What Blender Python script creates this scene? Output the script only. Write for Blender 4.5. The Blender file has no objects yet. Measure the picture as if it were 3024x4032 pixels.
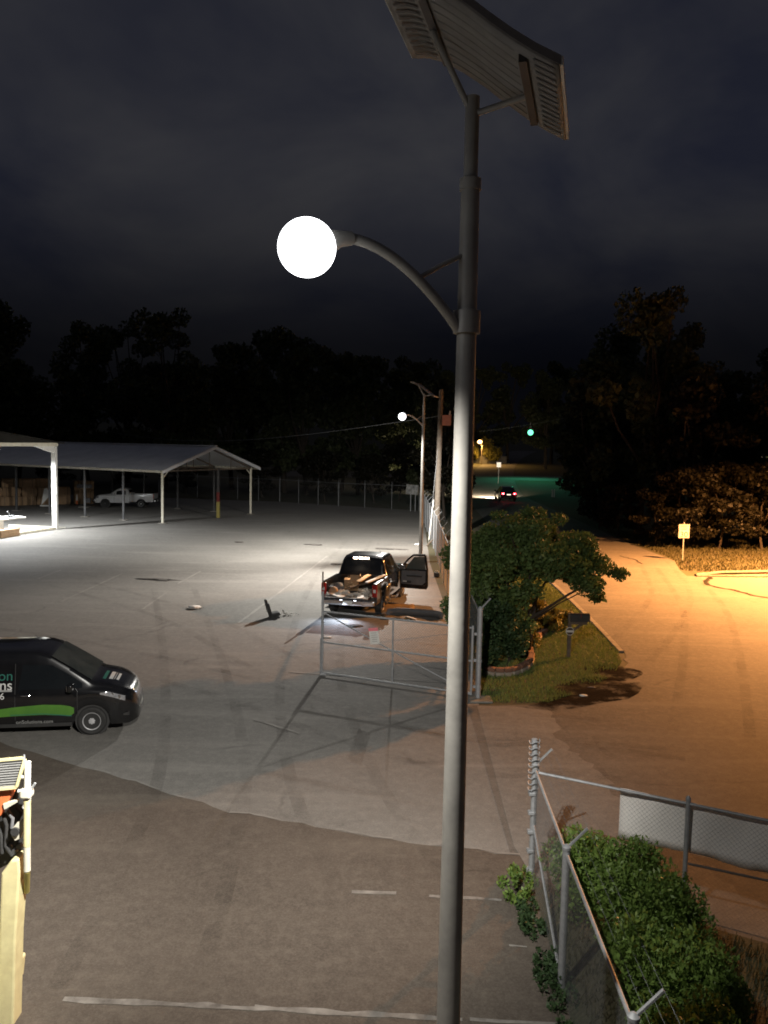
import bpy, math, random
import numpy as np
from mathutils import Vector, Matrix

random.seed(7)
RNG = np.random.default_rng(7)
rad = math.radians
SC = bpy.context.scene
COL = SC.collection

# ------------------------------------------------------------------ camera
CAM_H = 6.2
PITCH, ROLL, FPX = rad(4.9), rad(1.05), 3261.0
cam_d = bpy.data.cameras.new('camera')
cam = bpy.data.objects.new('camera', cam_d)
COL.objects.link(cam)
cam_d.sensor_fit = 'VERTICAL'
cam_d.sensor_height = 36.0
cam_d.lens = FPX / 4032 * 36.0
cam_d.clip_start, cam_d.clip_end = 0.05, 2000
_f = Vector((0, math.cos(PITCH), -math.sin(PITCH)))
_u = Vector((0, math.sin(PITCH), math.cos(PITCH)))
_r = Vector((1, 0, 0))
_cr = _r * math.cos(ROLL) + _u * math.sin(ROLL)
_cu = _u * math.cos(ROLL) - _r * math.sin(ROLL)
cam.matrix_world = Matrix(((_cr.x, _cu.x, -_f.x, 0), (_cr.y, _cu.y, -_f.y, 0), (_cr.z, _cu.z, -_f.z, CAM_H), (0, 0, 0, 1)))
SC.camera = cam

# ------------------------------------------------------------------ night sky
W = bpy.data.worlds.new('World')
SC.world = W
W.use_nodes = True
nt = W.node_tree
bg = nt.nodes['Background']
tc = nt.nodes.new('ShaderNodeTexCoord')
mp = nt.nodes.new('ShaderNodeMapping')
mp.inputs['Scale'].default_value = (1.0, 1.0, 1.9)
mp.inputs['Rotation'].default_value = (0.2, 0.5, 0.3)
nz = nt.nodes.new('ShaderNodeTexNoise')
nz.inputs['Scale'].default_value = 2.6
nz.inputs['Detail'].default_value = 5
nz.inputs['Roughness'].default_value = 0.55
nz.inputs['Distortion'].default_value = 0.35
rp = nt.nodes.new('ShaderNodeValToRGB')
rp.color_ramp.elements[0].position = 0.36
rp.color_ramp.elements[0].color = (0.0068, 0.0076, 0.0125, 1)
rp.color_ramp.elements[1].position = 0.70
rp.color_ramp.elements[1].color = (0.0190, 0.0190, 0.0215, 1)
nt.links.new(tc.outputs['Generated'], mp.inputs['Vector'])
nt.links.new(mp.outputs['Vector'], nz.inputs['Vector'])
nt.links.new(nz.outputs['Fac'], rp.inputs['Fac'])
sx_ = nt.nodes.new('ShaderNodeSeparateXYZ'); nt.links.new(tc.outputs['Generated'], sx_.inputs[0])
mr_ = nt.nodes.new('ShaderNodeMapRange'); mr_.interpolation_type = 'SMOOTHSTEP'
for i_, q_ in enumerate((0.07, 0.32, 0.13, 1.0)):
    mr_.inputs[i_ + 1].default_value = q_
nt.links.new(sx_.outputs['Z'], mr_.inputs[0])
mm_ = nt.nodes.new('ShaderNodeVectorMath'); mm_.operation = 'SCALE'
nt.links.new(rp.outputs['Color'], mm_.inputs[0]); nt.links.new(mr_.outputs[0], mm_.inputs['Scale'])
nt.links.new(mm_.outputs[0], bg.inputs['Color'])
bg.inputs['Strength'].default_value = 1.6

SC.view_settings.view_transform = 'Standard'
SC.view_settings.look = 'None'
SC.view_settings.exposure = 0.15
SC.view_settings.gamma = 1.0
SC.view_settings.use_curve_mapping = False
SC.render.engine = 'CYCLES'
SC.cycles.use_denoising = True
SC.cycles.max_bounces = 6
SC.cycles.diffuse_bounces = 2
SC.cycles.glossy_bounces = 3
SC.cycles.transparent_max_bounces = 12
SC.cycles.volume_bounces = 0
SC.cycles.filter_width = 1.8
SC.cycles.sample_clamp_indirect = 4.0
SC.cycles.caustics_reflective = False
SC.cycles.caustics_refractive = False

LAMP_P = 3600.0
SPREAD_P = 13000.0        # extra spread spots at the solar lamp
SODIUM_P = 110000.0
CANOPY_P = 8500.0

# ------------------------------------------------------------------ helpers
def pix_ray(x, y):
    u, v = x - 1512.0, 2016.0 - y
    d = _cr * u + _cu * v + _f * FPX
    return d
def gp(x, y, z=0.0):
    """ground point seen at a photograph position"""
    d = pix_ray(x, y)
    t = (z - CAM_H) / d.z
    return Vector((d.x * t, d.y * t, z))
def at(x, y, Y):
    d = pix_ray(x, y)
    t = Y / d.y
    return Vector((d.x * t, Y, CAM_H + d.z * t))

class MB:
    def __init__(s):
        s.v, s.f = [], []
    def add(s, vs, fs):
        b = len(s.v)
        s.v += [tuple(p) for p in vs]
        s.f += [tuple(i + b for i in q) for q in fs]
        return s
    def box(s, c, d, rot=None):
        c = Vector(c); hx, hy, hz = d[0] / 2, d[1] / 2, d[2] / 2
        vs = []
        for dz in (-hz, hz):
            for dx, dy in ((-hx, -hy), (hx, -hy), (hx, hy), (-hx, hy)):
                p = Vector((dx, dy, dz))
                if rot is not None:
                    p = rot @ p
                vs.append(c + p)
        return s.add(vs, [(3, 2, 1, 0), (4, 5, 6, 7), (0, 1, 5, 4), (1, 2, 6, 5), (2, 3, 7, 6), (3, 0, 4, 7)])
    def bar(s, p, q, w, h=None, up=(0, 0, 1)):
        p, q = Vector(p), Vector(q); h = h or w
        d = (q - p); L = d.length; d.normalize()
        up = Vector(up)
        if abs(d.dot(up)) > 0.99:
            up = Vector((0, 1, 0))
        sx = d.cross(up).normalized(); sz = sx.cross(d)
        vs = []
        for e in (p, q):
            for a, b in ((-1, -1), (1, -1), (1, 1), (-1, 1)):
                vs.append(e + sx * a * w / 2 + sz * b * h / 2)
        return s.add(vs, [(0, 1, 2, 3), (7, 6, 5, 4), (0, 4, 5, 1), (1, 5, 6, 2), (2, 6, 7, 3), (3, 7, 4, 0)])
    def tube(s, pts, r, n=8, cap=True):
        pts = [Vector(p) for p in pts]
        rs = r if isinstance(r, (list, tuple)) else [r] * len(pts)
        d0 = (pts[1] - pts[0]).normalized()
        ref = Vector((0, 0, 1)) if abs(d0.z) < 0.9 else Vector((1, 0, 0))
        sx = d0.cross(ref).normalized()
        vs = []
        for i, p in enumerate(pts):
            d = (pts[min(i + 1, len(pts) - 1)] - pts[max(i - 1, 0)]).normalized()
            sx = (sx - d * sx.dot(d)).normalized()
            sy = d.cross(sx)
            for k in range(n):
                a = 2 * math.pi * k / n
                vs.append(p + (sx * math.cos(a) + sy * math.sin(a)) * rs[i])
        fs = []
        for i in range(len(pts) - 1):
            for k in range(n):
                a, b = i * n + k, i * n + (k + 1) % n
                fs.append((a, b, b + n, a + n))
        if cap:
            fs.append(tuple(range(n - 1, -1, -1)))
            fs.append(tuple(range((len(pts) - 1) * n, len(pts) * n)))
        return s.add(vs, fs)
    def lathe(s, prof, n=24, c=(0, 0, 0), axis='z', cap=True):
        vs = []
        for r, h in prof:
            for k in range(n):
                a = 2 * math.pi * k / n
                p = (r * math.cos(a), r * math.sin(a), h)
                if axis == 'y':
                    p = (p[0], h, p[1])
                elif axis == 'x':
                    p = (h, p[0], p[1])
                vs.append(Vector(p) + Vector(c))
        fs = []
        for i in range(len(prof) - 1):
            for k in range(n):
                a, b = i * n + k, i * n + (k + 1) % n
                fs.append((a, b, b + n, a + n))
        if cap:
            fs.append(tuple(range(n - 1, -1, -1)))
            fs.append(tuple(range((len(prof) - 1) * n, len(prof) * n)))
        return s.add(vs, fs)
    def prism(s, poly, ext):
        """poly: list of 3D points (planar), extruded by vector ext"""
        n = len(poly); e = Vector(ext)
        vs = [Vector(p) for p in poly] + [Vector(p) + e for p in poly]
        fs = [tuple(range(n - 1, -1, -1)), tuple(range(n, 2 * n))]
        for i in range(n):
            j = (i + 1) % n
            fs.append((i, j, j + n, i + n))
        return s.add(vs, fs)
    def grid(s, rows, close=False):
        n = len(rows[0]); vs = [p for r in rows for p in r]; fs = []
        for i in range(len(rows) - 1):
            for k in range(n if close else n - 1):
                a, b = i * n + k, i * n + (k + 1) % n
                fs.append((a, b, b + n, a + n))
        return s.add(vs, fs)
    def build(s, name, mat, parent=None, smooth=None, bevel=0, seg=2, subsurf=0, solid=0):
        me = bpy.data.meshes.new(name)
        me.from_pydata(s.v, [], s.f)
        return finish(name, me, mat, parent, smooth, bevel, seg, subsurf, solid)

def finish(name, me, mat, parent=None, smooth=None, bevel=0, seg=2, subsurf=0, solid=0, soff=1):
    me.validate(); me.update()
    if mat:
        me.materials.append(mat)
    if smooth is not None:
        me.polygons.foreach_set('use_smooth', [True] * len(me.polygons))
        me.set_sharp_from_angle(angle=rad(smooth))
    o = bpy.data.objects.new(name, me)
    COL.objects.link(o)
    if parent:
        o.parent = parent
    if solid:
        m = o.modifiers.new('solid', 'SOLIDIFY'); m.thickness = solid; m.offset = 1
    if bevel:
        m = o.modifiers.new('bevel', 'BEVEL'); m.width = bevel; m.segments = seg; m.limit_method = 'ANGLE'; m.angle_limit = rad(40)
    if subsurf:
        m = o.modifiers.new('sub', 'SUBSURF'); m.levels = subsurf; m.render_levels = subsurf
    return o

def tag(o, label, cat, group=None):
    o['label'] = label; o['category'] = cat
    if group:
        o['group'] = group
    return o
def thing(name, loc, rz, label, cat, group=None):
    o = bpy.data.objects.new(name, None)
    o.empty_display_size = 0.2
    COL.objects.link(o)
    o.location = loc; o.rotation_euler = (0, 0, rz)
    return tag(o, label, cat, group)
def struct(o):
    o['kind'] = 'structure'; return o
def stuff(o):
    o['kind'] = 'stuff'; return o
def copy_tree(o, parent=None):
    c = o.copy(); COL.objects.link(c); c.parent = parent
    for ch in list(o.children):
        copy_tree(ch, c)
    return c

def text_mesh(s, size, name='lettering'):
    cu = bpy.data.curves.new('t', 'FONT'); cu.body = s; cu.size = size; cu.extrude = 0.001
    cu.align_x = 'CENTER'; cu.align_y = 'CENTER'
    o = bpy.data.objects.new('t', cu); COL.objects.link(o)
    dg = bpy.context.evaluated_depsgraph_get()
    me = bpy.data.meshes.new_from_object(o.evaluated_get(dg))
    bpy.data.objects.remove(o); me.name = name
    return me

# ------------------------------------------------------------------ materials
def newmat(name):
    m = bpy.data.materials.new(name); m.use_nodes = True
    return m, m.node_tree, m.node_tree.nodes['Principled BSDF']
def setp(b, **k):
    for a, v in k.items():
        b.inputs[a].default_value = v
def pm(name, c1, c2=None, scale=8.0, rough=0.6, metal=0.0, bump=0.0, bscale=60.0, coat=0.0, detail=6, spec=0.5, rvar=0.0, space='Object'):
    """procedural material: two tones mixed by noise, roughness variation, fine bump"""
    m, nt, b = newmat(name)
    N, L = nt.nodes, nt.links
    setp(b, Roughness=rough, Metallic=metal)
    b.inputs['Specular IOR Level'].default_value = spec
    if coat:
        b.inputs['Coat Weight'].default_value = coat; b.inputs['Coat Roughness'].default_value = 0.06
    c2 = c2 or tuple(x * 0.75 for x in c1)
    if space == 'World':
        co = N.new('ShaderNodeNewGeometry').outputs['Position']
    else:
        co = N.new('ShaderNodeTexCoord').outputs['Object']
    n1 = N.new('ShaderNodeTexNoise'); n1.inputs['Scale'].default_value = scale; n1.inputs['Detail'].default_value = detail
    n1.inputs['Roughness'].default_value = 0.6
    L.new(co, n1.inputs['Vector'])
    mr = N.new('ShaderNodeMapRange'); mr.inputs['From Min'].default_value = 0.3; mr.inputs['From Max'].default_value = 0.7
    L.new(n1.outputs['Fac'], mr.inputs['Value'])
    mx = N.new('ShaderNodeMix'); mx.data_type = 'RGBA'
    mx.inputs['A'].default_value = (*c1, 1); mx.inputs['B'].default_value = (*c2, 1)
    L.new(mr.outputs['Result'], mx.inputs['Factor'])
    L.new(mx.outputs['Result'], b.inputs['Base Color'])
    if rvar:
        ma = N.new('ShaderNodeMath'); ma.operation = 'MULTIPLY_ADD'
        ma.inputs[1].default_value = rvar; ma.inputs[2].default_value = rough
        L.new(mr.outputs['Result'], ma.inputs[0]); L.new(ma.outputs[0], b.inputs['Roughness'])
    if bump:
        n2 = N.new('ShaderNodeTexNoise'); n2.inputs['Scale'].default_value = bscale; n2.inputs['Detail'].default_value = 4
        L.new(co, n2.inputs['Vector'])
        bp = N.new('ShaderNodeBump'); bp.inputs['Strength'].default_value = bump; bp.inputs['Distance'].default_value = 0.02
        L.new(n2.outputs['Fac'], bp.inputs['Height']); L.new(bp.outputs['Normal'], b.inputs['Normal'])
    return m
def glow(name, c, strength):
    m, nt, b = newmat(name)
    setp(b, Roughness=0.4)
    b.inputs['Base Color'].default_value = (*c, 1)
    b.inputs['Emission Color'].default_value = (*c, 1)
    b.inputs['Emission Strength'].default_value = strength
    return m
def leafmat(name, c1, c2, rough=0.55, transl=0.25):
    m, nt, b = newmat(name)
    N, L = nt.nodes, nt.links
    g = N.new('ShaderNodeNewGeometry')
    mx = N.new('ShaderNodeMix'); mx.data_type = 'RGBA'
    mx.inputs['A'].default_value = (*c1, 1); mx.inputs['B'].default_value = (*c2, 1)
    L.new(g.outputs['Random Per Island'], mx.inputs['Factor'])
    L.new(mx.outputs['Result'], b.inputs['Base Color'])
    setp(b, Roughness=rough)
    b.inputs['Specular IOR Level'].default_value = 0.3
    t = N.new('ShaderNodeBsdfTranslucent'); L.new(mx.outputs['Result'], t.inputs['Color'])
    ms = N.new('ShaderNodeMixShader'); ms.inputs[0].default_value = transl
    L.new(b.outputs[0], ms.inputs[1]); L.new(t.outputs[0], ms.inputs[2])
    L.new(ms.outputs[0], N['Material Output'].inputs['Surface'])
    return m

def softmat(name, col, strength, nscale, radial=True, fall=-1.3):
    """thin film on the ground: ragged, fading out to nothing at its rim"""
    m, nt, b = newmat(name)
    N, L = nt.nodes, nt.links
    b.inputs['Base Color'].default_value = (*col, 1); setp(b, Roughness=1.0); b.inputs['Specular IOR Level'].default_value = 0.02
    n = N.new('ShaderNodeTexNoise'); n.inputs['Scale'].default_value = nscale; n.inputs['Detail'].default_value = 8; n.inputs['Roughness'].default_value = 0.7
    L.new(N.new('ShaderNodeNewGeometry').outputs['Position'], n.inputs['Vector'])
    mr = N.new('ShaderNodeMapRange'); mr.interpolation_type = 'SMOOTHSTEP'
    if radial:
        g = N.new('ShaderNodeTexCoord').outputs['Generated']
        v = N.new('ShaderNodeVectorMath'); v.operation = 'SUBTRACT'; v.inputs[1].default_value = (.5, .5, 0); L.new(g, v.inputs[0])
        ln = N.new('ShaderNodeVectorMath'); ln.operation = 'LENGTH'; L.new(v.outputs[0], ln.inputs[0])
        a = N.new('ShaderNodeMath'); a.operation = 'MULTIPLY_ADD'; a.inputs[1].default_value = fall; L.new(ln.outputs['Value'], a.inputs[0]); L.new(n.outputs['Fac'], a.inputs[2])
        L.new(a.outputs[0], mr.inputs[0]); lo, hi = 0.0, 0.30
    else:
        L.new(n.outputs['Fac'], mr.inputs[0]); lo, hi = 0.38, 0.66
    for i, q in enumerate((lo, hi, 0.0, strength)):
        mr.inputs[i + 1].default_value = q
    tr = N.new('ShaderNodeBsdfTransparent'); ms = N.new('ShaderNodeMixShader')
    L.new(mr.outputs[0], ms.inputs[0]); L.new(tr.outputs[0], ms.inputs[1]); L.new(b.outputs[0], ms.inputs[2])
    L.new(ms.outputs[0], N['Material Output'].inputs['Surface'])
    return m
def asphalt(name, base, dark, light, stain=0.5, big=0.12, crack=True, spec=0.25):
    """worn asphalt in world space: broad fading, tyre-wide streaks, aggregate speckle, crack network"""
    m, nt, b = newmat(name)
    N, L = nt.nodes, nt.links
    co = N.new('ShaderNodeNewGeometry').outputs['Position']
    def noise(scale, detail=5, rough=0.55, vec=co, dist=0.0):
        n = N.new('ShaderNodeTexNoise'); n.inputs['Scale'].default_value = scale; n.inputs['Detail'].default_value = detail
        n.inputs['Roughness'].default_value = rough; n.inputs['Distortion'].default_value = dist
        L.new(vec, n.inputs['Vector']); return n.outputs['Fac']
    def rng(x, a, c, lo=0.0, hi=1.0):
        r = N.new('ShaderNodeMapRange'); r.inputs['From Min'].default_value = a; r.inputs['From Max'].default_value = c
        r.inputs['To Min'].default_value = lo; r.inputs['To Max'].default_value = hi
        L.new(x, r.inputs['Value']); return r.outputs['Result']
    def mix(f, A, B):
        x = N.new('ShaderNodeMix'); x.data_type = 'RGBA'
        for s, v in (('A', A), ('B', B)):
            if isinstance(v, tuple):
                x.inputs[s].default_value = (*v, 1)
            else:
                L.new(v, x.inputs[s])
        L.new(f, x.inputs['Factor']); return x.outputs['Result']
    c = mix(rng(noise(big, 6, 0.6), 0.35, 0.68), dark, base)
    mpn = N.new('ShaderNodeMapping'); mpn.inputs['Scale'].default_value = (0.22, 1.3, 1); mpn.inputs['Rotation'].default_value = (0, 0, 0.35)
    L.new(co, mpn.inputs['Vector'])
    c = mix(rng(noise(0.8, 6, 0.62, mpn.outputs['Vector'], 0.6), 0.52, 0.74, 0, stain), c, light)
    c = mix(rng(noise(0.33, 7, 0.65), 0.56, 0.75, 0, stain), c, dark)
    c = mix(rng(noise(5.5, 8, 0.72), 0.46, 0.70, 0, 0.55), c, light)
    c = mix(rng(noise(2.1, 8, 0.7), 0.52, 0.72, 0, 0.55), c, dark)
    c = mix(rng(noise(38, 3, 0.7), 0.40, 0.70, 0, 0.55), c, light)
    c = mix(rng(noise(95, 2, 0.7), 0.48, 0.72, 0, 0.6), c, dark)
    if crack:
        vo = N.new('ShaderNodeTexVoronoi'); vo.feature = 'DISTANCE_TO_EDGE'; vo.inputs['Scale'].default_value = 0.23
        wn = N.new('ShaderNodeTexNoise'); wn.inputs['Scale'].default_value = 0.9; wn.inputs['Detail'].default_value = 6
        L.new(co, wn.inputs['Vector'])
        va = N.new('ShaderNodeVectorMath'); va.operation = 'MULTIPLY_ADD'
        va.inputs[1].default_value = (1.5, 1.5, 0)
        L.new(wn.outputs['Color'], va.inputs[0]); L.new(co, va.inputs[2])
        L.new(va.outputs[0], vo.inputs['Vector'])
        k = N.new('ShaderNodeMath'); k.operation = 'MULTIPLY'
        L.new(rng(vo.outputs['Distance'], 0.0, 0.012, 1, 0), k.inputs[0]); L.new(rng(noise(0.5), 0.52, 0.66, 0, 0.45), k.inputs[1])
        c = mix(k.outputs[0], c, tuple(x * 0.45 for x in dark))
    L.new(c, b.inputs['Base Color'])
    setp(b, Roughness=0.88)
    b.inputs['Specular IOR Level'].default_value = spec
    bp = N.new('ShaderNodeBump'); bp.inputs['Strength'].default_value = 0.5; bp.inputs['Distance'].default_value = 0.012
    L.new(noise(55, 4, 0.7), bp.inputs['Height']); L.new(bp.outputs['Normal'], b.inputs['Normal'])
    return m

M = {}
M['lot'] = asphalt('lot_asphalt', (0.205, 0.196, 0.180), (0.130, 0.124, 0.113), (0.295, 0.28, 0.255), stain=0.65)
M['patch'] = asphalt('patch_asphalt', (0.110, 0.090, 0.073), (0.070, 0.057, 0.047), (0.174, 0.149, 0.120), stain=0.6, big=0.3)
M['road'] = asphalt('road_asphalt', (0.150, 0.140, 0.125), (0.085, 0.078, 0.070), (0.22, 0.205, 0.185), stain=0.6, big=0.1)
M['drive'] = asphalt('drive_concrete', (0.155, 0.147, 0.132), (0.12, 0.113, 0.10), (0.19, 0.182, 0.163), stain=0.3, crack=False)
M['film'] = softmat('oil_film_soft', (0.022, 0.019, 0.016), 0.85, 3.0)
M['mudsoft'] = softmat('ragged_mud', (0.014, 0.011, 0.009), 0.98, 1.8, True, -0.55)
M['dirt'] = softmat('dirt_film', (0.060, 0.050, 0.040), 0.7, 1.6)
M['pale'] = softmat('pale_dust', (0.36, 0.33, 0.29), 0.45, 1.3)
M['tyre'] = softmat('tyre_mark', (0.055, 0.050, 0.045), 0.13, 0.9, False)
M['soil'] = pm('soil_grass', (0.055, 0.062, 0.028), (0.075, 0.060, 0.035), 0.9, 0.95, bump=0.6, bscale=25, space='World')
M['mud'] = pm('wet_mud', (0.018, 0.015, 0.012), (0.038, 0.031, 0.024), 3.0, 1.0, spec=0.05, bump=0.5, bscale=14, space='World')
M['kerb'] = pm('kerb_concrete', (0.26, 0.24, 0.21), (0.13, 0.12, 0.10), 5, 0.9, bump=0.3)
M['paint'] = pm('worn_white_paint', (0.30, 0.28, 0.25), (0.10, 0.088, 0.077), 4.5, 0.8, detail=8, space='World')
M['fpaint'] = pm('faded_paint', (0.275, 0.26, 0.235), (0.19, 0.18, 0.163), 2.5, 0.85, detail=8, space='World')
M['tar'] = pm('tar', (0.016, 0.014, 0.012), (0.04, 0.036, 0.03), 5, 1.0, spec=0.05)
M['stain'] = pm('oil_film', (0.045, 0.040, 0.034), (0.085, 0.078, 0.068), 2.2, 1.0, spec=0.05, detail=8, space='World')
M['galv'] = pm('galvanised_steel', (0.42, 0.43, 0.44), (0.30, 0.31, 0.32), 12, 0.6, 0.35, bump=0.05)
M['pole'] = pm('pole_grey_paint', (0.42, 0.405, 0.37), (0.29, 0.28, 0.26), 3.5, 0.5, 0.1, bump=0.05, bscale=20)
M['wire'] = pm('galvanised_wire', (0.20, 0.205, 0.21), (0.13, 0.135, 0.14), 6, 0.6, 0.3)
M['panel'] = pm('panel_white', (0.26, 0.25, 0.235), (0.19, 0.18, 0.17), 6, 0.55)
M['panel_dark'] = pm('panel_slot', (0.03, 0.03, 0.035), (0.05, 0.05, 0.055), 6, 0.5)
M['wood'] = pm('weathered_wood', (0.17, 0.14, 0.11), (0.10, 0.08, 0.06), 6, 0.9, bump=0.4, bscale=30)
M['lumber'] = pm('lumber', (0.55, 0.42, 0.27), (0.38, 0.27, 0.16), 9, 0.8, bump=0.2)
M['card'] = pm('cardboard', (0.42, 0.28, 0.16), (0.33, 0.21, 0.12), 5, 0.85, bump=0.15)
M['white'] = pm('white_paint', (0.78, 0.78, 0.74), (0.64, 0.63, 0.59), 3, 0.5, bump=0.04)
M['cream'] = pm('cream_paint', (0.72, 0.69, 0.58), (0.56, 0.52, 0.40), 3, 0.55)
M['yellow'] = pm('safety_yellow', (0.42, 0.35, 0.10), (0.30, 0.25, 0.07), 3, 0.55)
M['paleyellow'] = pm('pale_yellow_enamel', (0.83, 0.76, 0.42), (0.66, 0.58, 0.31), 6.0, 0.5, bump=0.05, coat=0.2)
M['red'] = pm('red_paint', (0.22, 0.03, 0.025), (0.15, 0.022, 0.02), 4, 0.6)
M['orange'] = pm('orange_plastic', (0.80, 0.20, 0.07), (0.68, 0.16, 0.05), 4, 0.5)
M['roof'] = pm('roof_metal', (0.74, 0.75, 0.77), (0.60, 0.61, 0.63), 0.8, 0.6, 0.0, bump=0.05)
M['darkroof'] = pm('dark_roof', (0.028, 0.027, 0.024), (0.018, 0.017, 0.015), 1.0, 0.9, spec=0.1)
M['darksteel'] = pm('dark_steel', (0.10, 0.10, 0.10), (0.06, 0.06, 0.06), 5, 0.6, 0.3)
M['rubber'] = pm('rubber', (0.022, 0.022, 0.022), (0.035, 0.034, 0.032), 12, 0.85, bump=0.2)
M['black_paint'] = pm('black_car_paint', (0.006, 0.006, 0.007), (0.010, 0.010, 0.011), 4, 0.22, 0.0, coat=1.0)
M['dust_black'] = pm('scuffed_black_paint', (0.008, 0.008, 0.009), (0.030, 0.027, 0.024), 3, 0.3, 0.0, coat=0.6, rvar=0.3)
M['white_car'] = pm('white_car_paint', (0.72, 0.72, 0.71), (0.62, 0.62, 0.61), 2, 0.35, coat=0.4)
M['glass'] = pm('car_glass', (0.010, 0.012, 0.014), (0.014, 0.016, 0.018), 2, 0.06, spec=0.8)
M['glass2'] = pm('dusty_glass', (0.018, 0.026, 0.024), (0.05, 0.058, 0.054), 2.2, 0.12, spec=0.7)
M['chrome'] = pm('chrome', (0.75, 0.75, 0.76), (0.60, 0.60, 0.62), 9, 0.16, 1.0)
M['alloy'] = pm('alloy', (0.58, 0.58, 0.59), (0.45, 0.45, 0.46), 9, 0.4, 0.15)
M['plastic'] = pm('black_plastic', (0.03, 0.03, 0.03), (0.045, 0.044, 0.043), 6, 0.6)
M['greyplastic'] = pm('grey_trim', (0.17, 0.17, 0.175), (0.12, 0.12, 0.125), 5, 0.65)
M['lens'] = pm('headlight_lens', (0.62, 0.62, 0.64), (0.35, 0.35, 0.37), 9, 0.12, 0.5)
M['redlens'] = pm('red_lens', (0.42, 0.02, 0.015), (0.28, 0.012, 0.01), 9, 0.2)
M['green'] = pm('green_vinyl', (0.10, 0.25, 0.035), (0.065, 0.18, 0.03), 2.5, 0.4)
M['teal'] = pm('teal_vinyl', (0.03, 0.17, 0.13), (0.025, 0.13, 0.10), 3, 0.4)
M['vinyl'] = pm('white_vinyl', (0.72, 0.72, 0.70), (0.62, 0.62, 0.60), 3, 0.4)
M['greyvinyl'] = pm('grey_vinyl', (0.36, 0.36, 0.35), (0.28, 0.28, 0.27), 3, 0.45)
M['sign'] = pm('sign_sheeting', (0.56, 0.56, 0.55), (0.50, 0.50, 0.49), 3, 0.5)
M['fabric'] = pm('white_banner', (0.90, 0.87, 0.83), (0.84, 0.80, 0.76), 2, 0.8, bump=0.1)
M['pink'] = pm('pink_band', (0.85, 0.25, 0.28), (0.78, 0.20, 0.24), 5, 0.6)
M['ink'] = pm('black_ink', (0.02, 0.02, 0.02), (0.03, 0.03, 0.03), 5, 0.6)
M['greyink'] = pm('grey_print', (0.45, 0.43, 0.41), (0.38, 0.36, 0.34), 5, 0.7)
M['stone'] = pm('edging_stone', (0.42, 0.36, 0.29), (0.28, 0.22, 0.17), 7, 0.9, bump=0.4)
M['brick'] = pm('edging_brick', (0.26, 0.13, 0.08), (0.18, 0.09, 0.06), 7, 0.9, bump=0.4)
M['rag'] = pm('grey_rag', (0.055, 0.050, 0.045), (0.11, 0.10, 0.09), 8, 0.9, bump=0.5, bscale=18)
M['whiterag'] = pm('white_debris', (0.80, 0.78, 0.74), (0.62, 0.60, 0.56), 7, 0.8, bump=0.4, bscale=16)
M['blue'] = pm('blue_tarp', (0.03, 0.055, 0.16), (0.02, 0.04, 0.11), 3, 0.5, bump=0.3, bscale=6)
M['bark'] = pm('bark', (0.06, 0.047, 0.036), (0.035, 0.027, 0.02), 12, 0.95, bump=0.6, bscale=24)
M['leaf_tree'] = leafmat('myrtle_leaf', (0.078, 0.125, 0.036), (0.140, 0.210, 0.066))
M['leaf_bush'] = leafmat('bush_leaf', (0.036, 0.070, 0.028), (0.068, 0.115, 0.045))
M['leaf_hedge'] = leafmat('hedge_leaf', (0.090, 0.160, 0.030), (0.210, 0.310, 0.075), rough=0.4)
M['leaf_dark'] = leafmat('treeline_leaf', (0.042, 0.052, 0.024), (0.080, 0.092, 0.042))
M['leaf_brown'] = leafmat('treeline_leaf_brown', (0.008, 0.008, 0.0035), (0.018, 0.016, 0.008))
M['leaf_lamplit'] = leafmat('lamplit_leaf', (0.14, 0.13, 0.030), (0.26, 0.22, 0.05))  # leaves coloured yellow to carry the sodium lamplight on them
M['grass'] = leafmat('grass_blade', (0.105, 0.155, 0.038), (0.20, 0.25, 0.075))
M['drygrass'] = leafmat('dry_grass', (0.046, 0.047, 0.018), (0.092, 0.084, 0.036))

# ------------------------------------------------------------------ lamps' light helper
def light(name, kind, loc, power, color, parent=None, radius=0.1, cone=None, blend=0.5, aim=None):
    d = bpy.data.lights.new(name, kind)
    d.energy = power; d.color = color; d.shadow_soft_size = radius
    if kind == 'SPOT':
        d.spot_size = cone; d.spot_blend = blend
    o = bpy.data.objects.new(name, d); COL.objects.link(o)
    if parent:
        o.parent = parent
    o.location = loc
    if aim is not None:
        o.rotation_euler = Vector(aim).to_track_quat('-Z', 'Y').to_euler()
    return o

# ================================================================== SETTING
def hill(x, y):
    t = max(0.0, y - 98.0)
    return 0.030 * t * t / (t + 22.0)
def sheet(name, pts, z, mat, sub=None):
    """flat polygon sheet"""
    return struct(MB().add([(p[0], p[1], z) for p in pts], [tuple(range(len(pts)))]).build(name, mat))

ys = [-60, 0, 20, 60, 90] + list(range(98, 260, 6)) + [300, 420, 700]
xs = [-500, -200, -80, -30, 0, 30, 80, 200, 500]
struct(MB().grid([[(x, y, hill(x, y)) for x in xs] for y in ys]).build('ground', M['soil'], smooth=60))

def rough_edge(pts, amp=0.12, step=0.35):
    out = []
    for a, b in zip(pts[:-1], pts[1:]):
        a, b = Vector((*a[:2], 0)), Vector((*b[:2], 0))
        n = max(1, int((b - a).length / step))
        for i in range(n):
            p = a.lerp(b, i / n)
            out.append((p.x + random.uniform(-amp, amp), p.y + random.uniform(-amp, amp)))
    out.append(pts[-1][:2])
    return out
lot = [(-60, -15), (2.1, -15), (2.2, 11.2), (2.35, 19.6), (2.4, 42), (3.0, 60), (3.2, 74.4), (-10.4, 82), (-60, 92)]
sheet('parking_lot', lot, 0.006, M['lot'])

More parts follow.
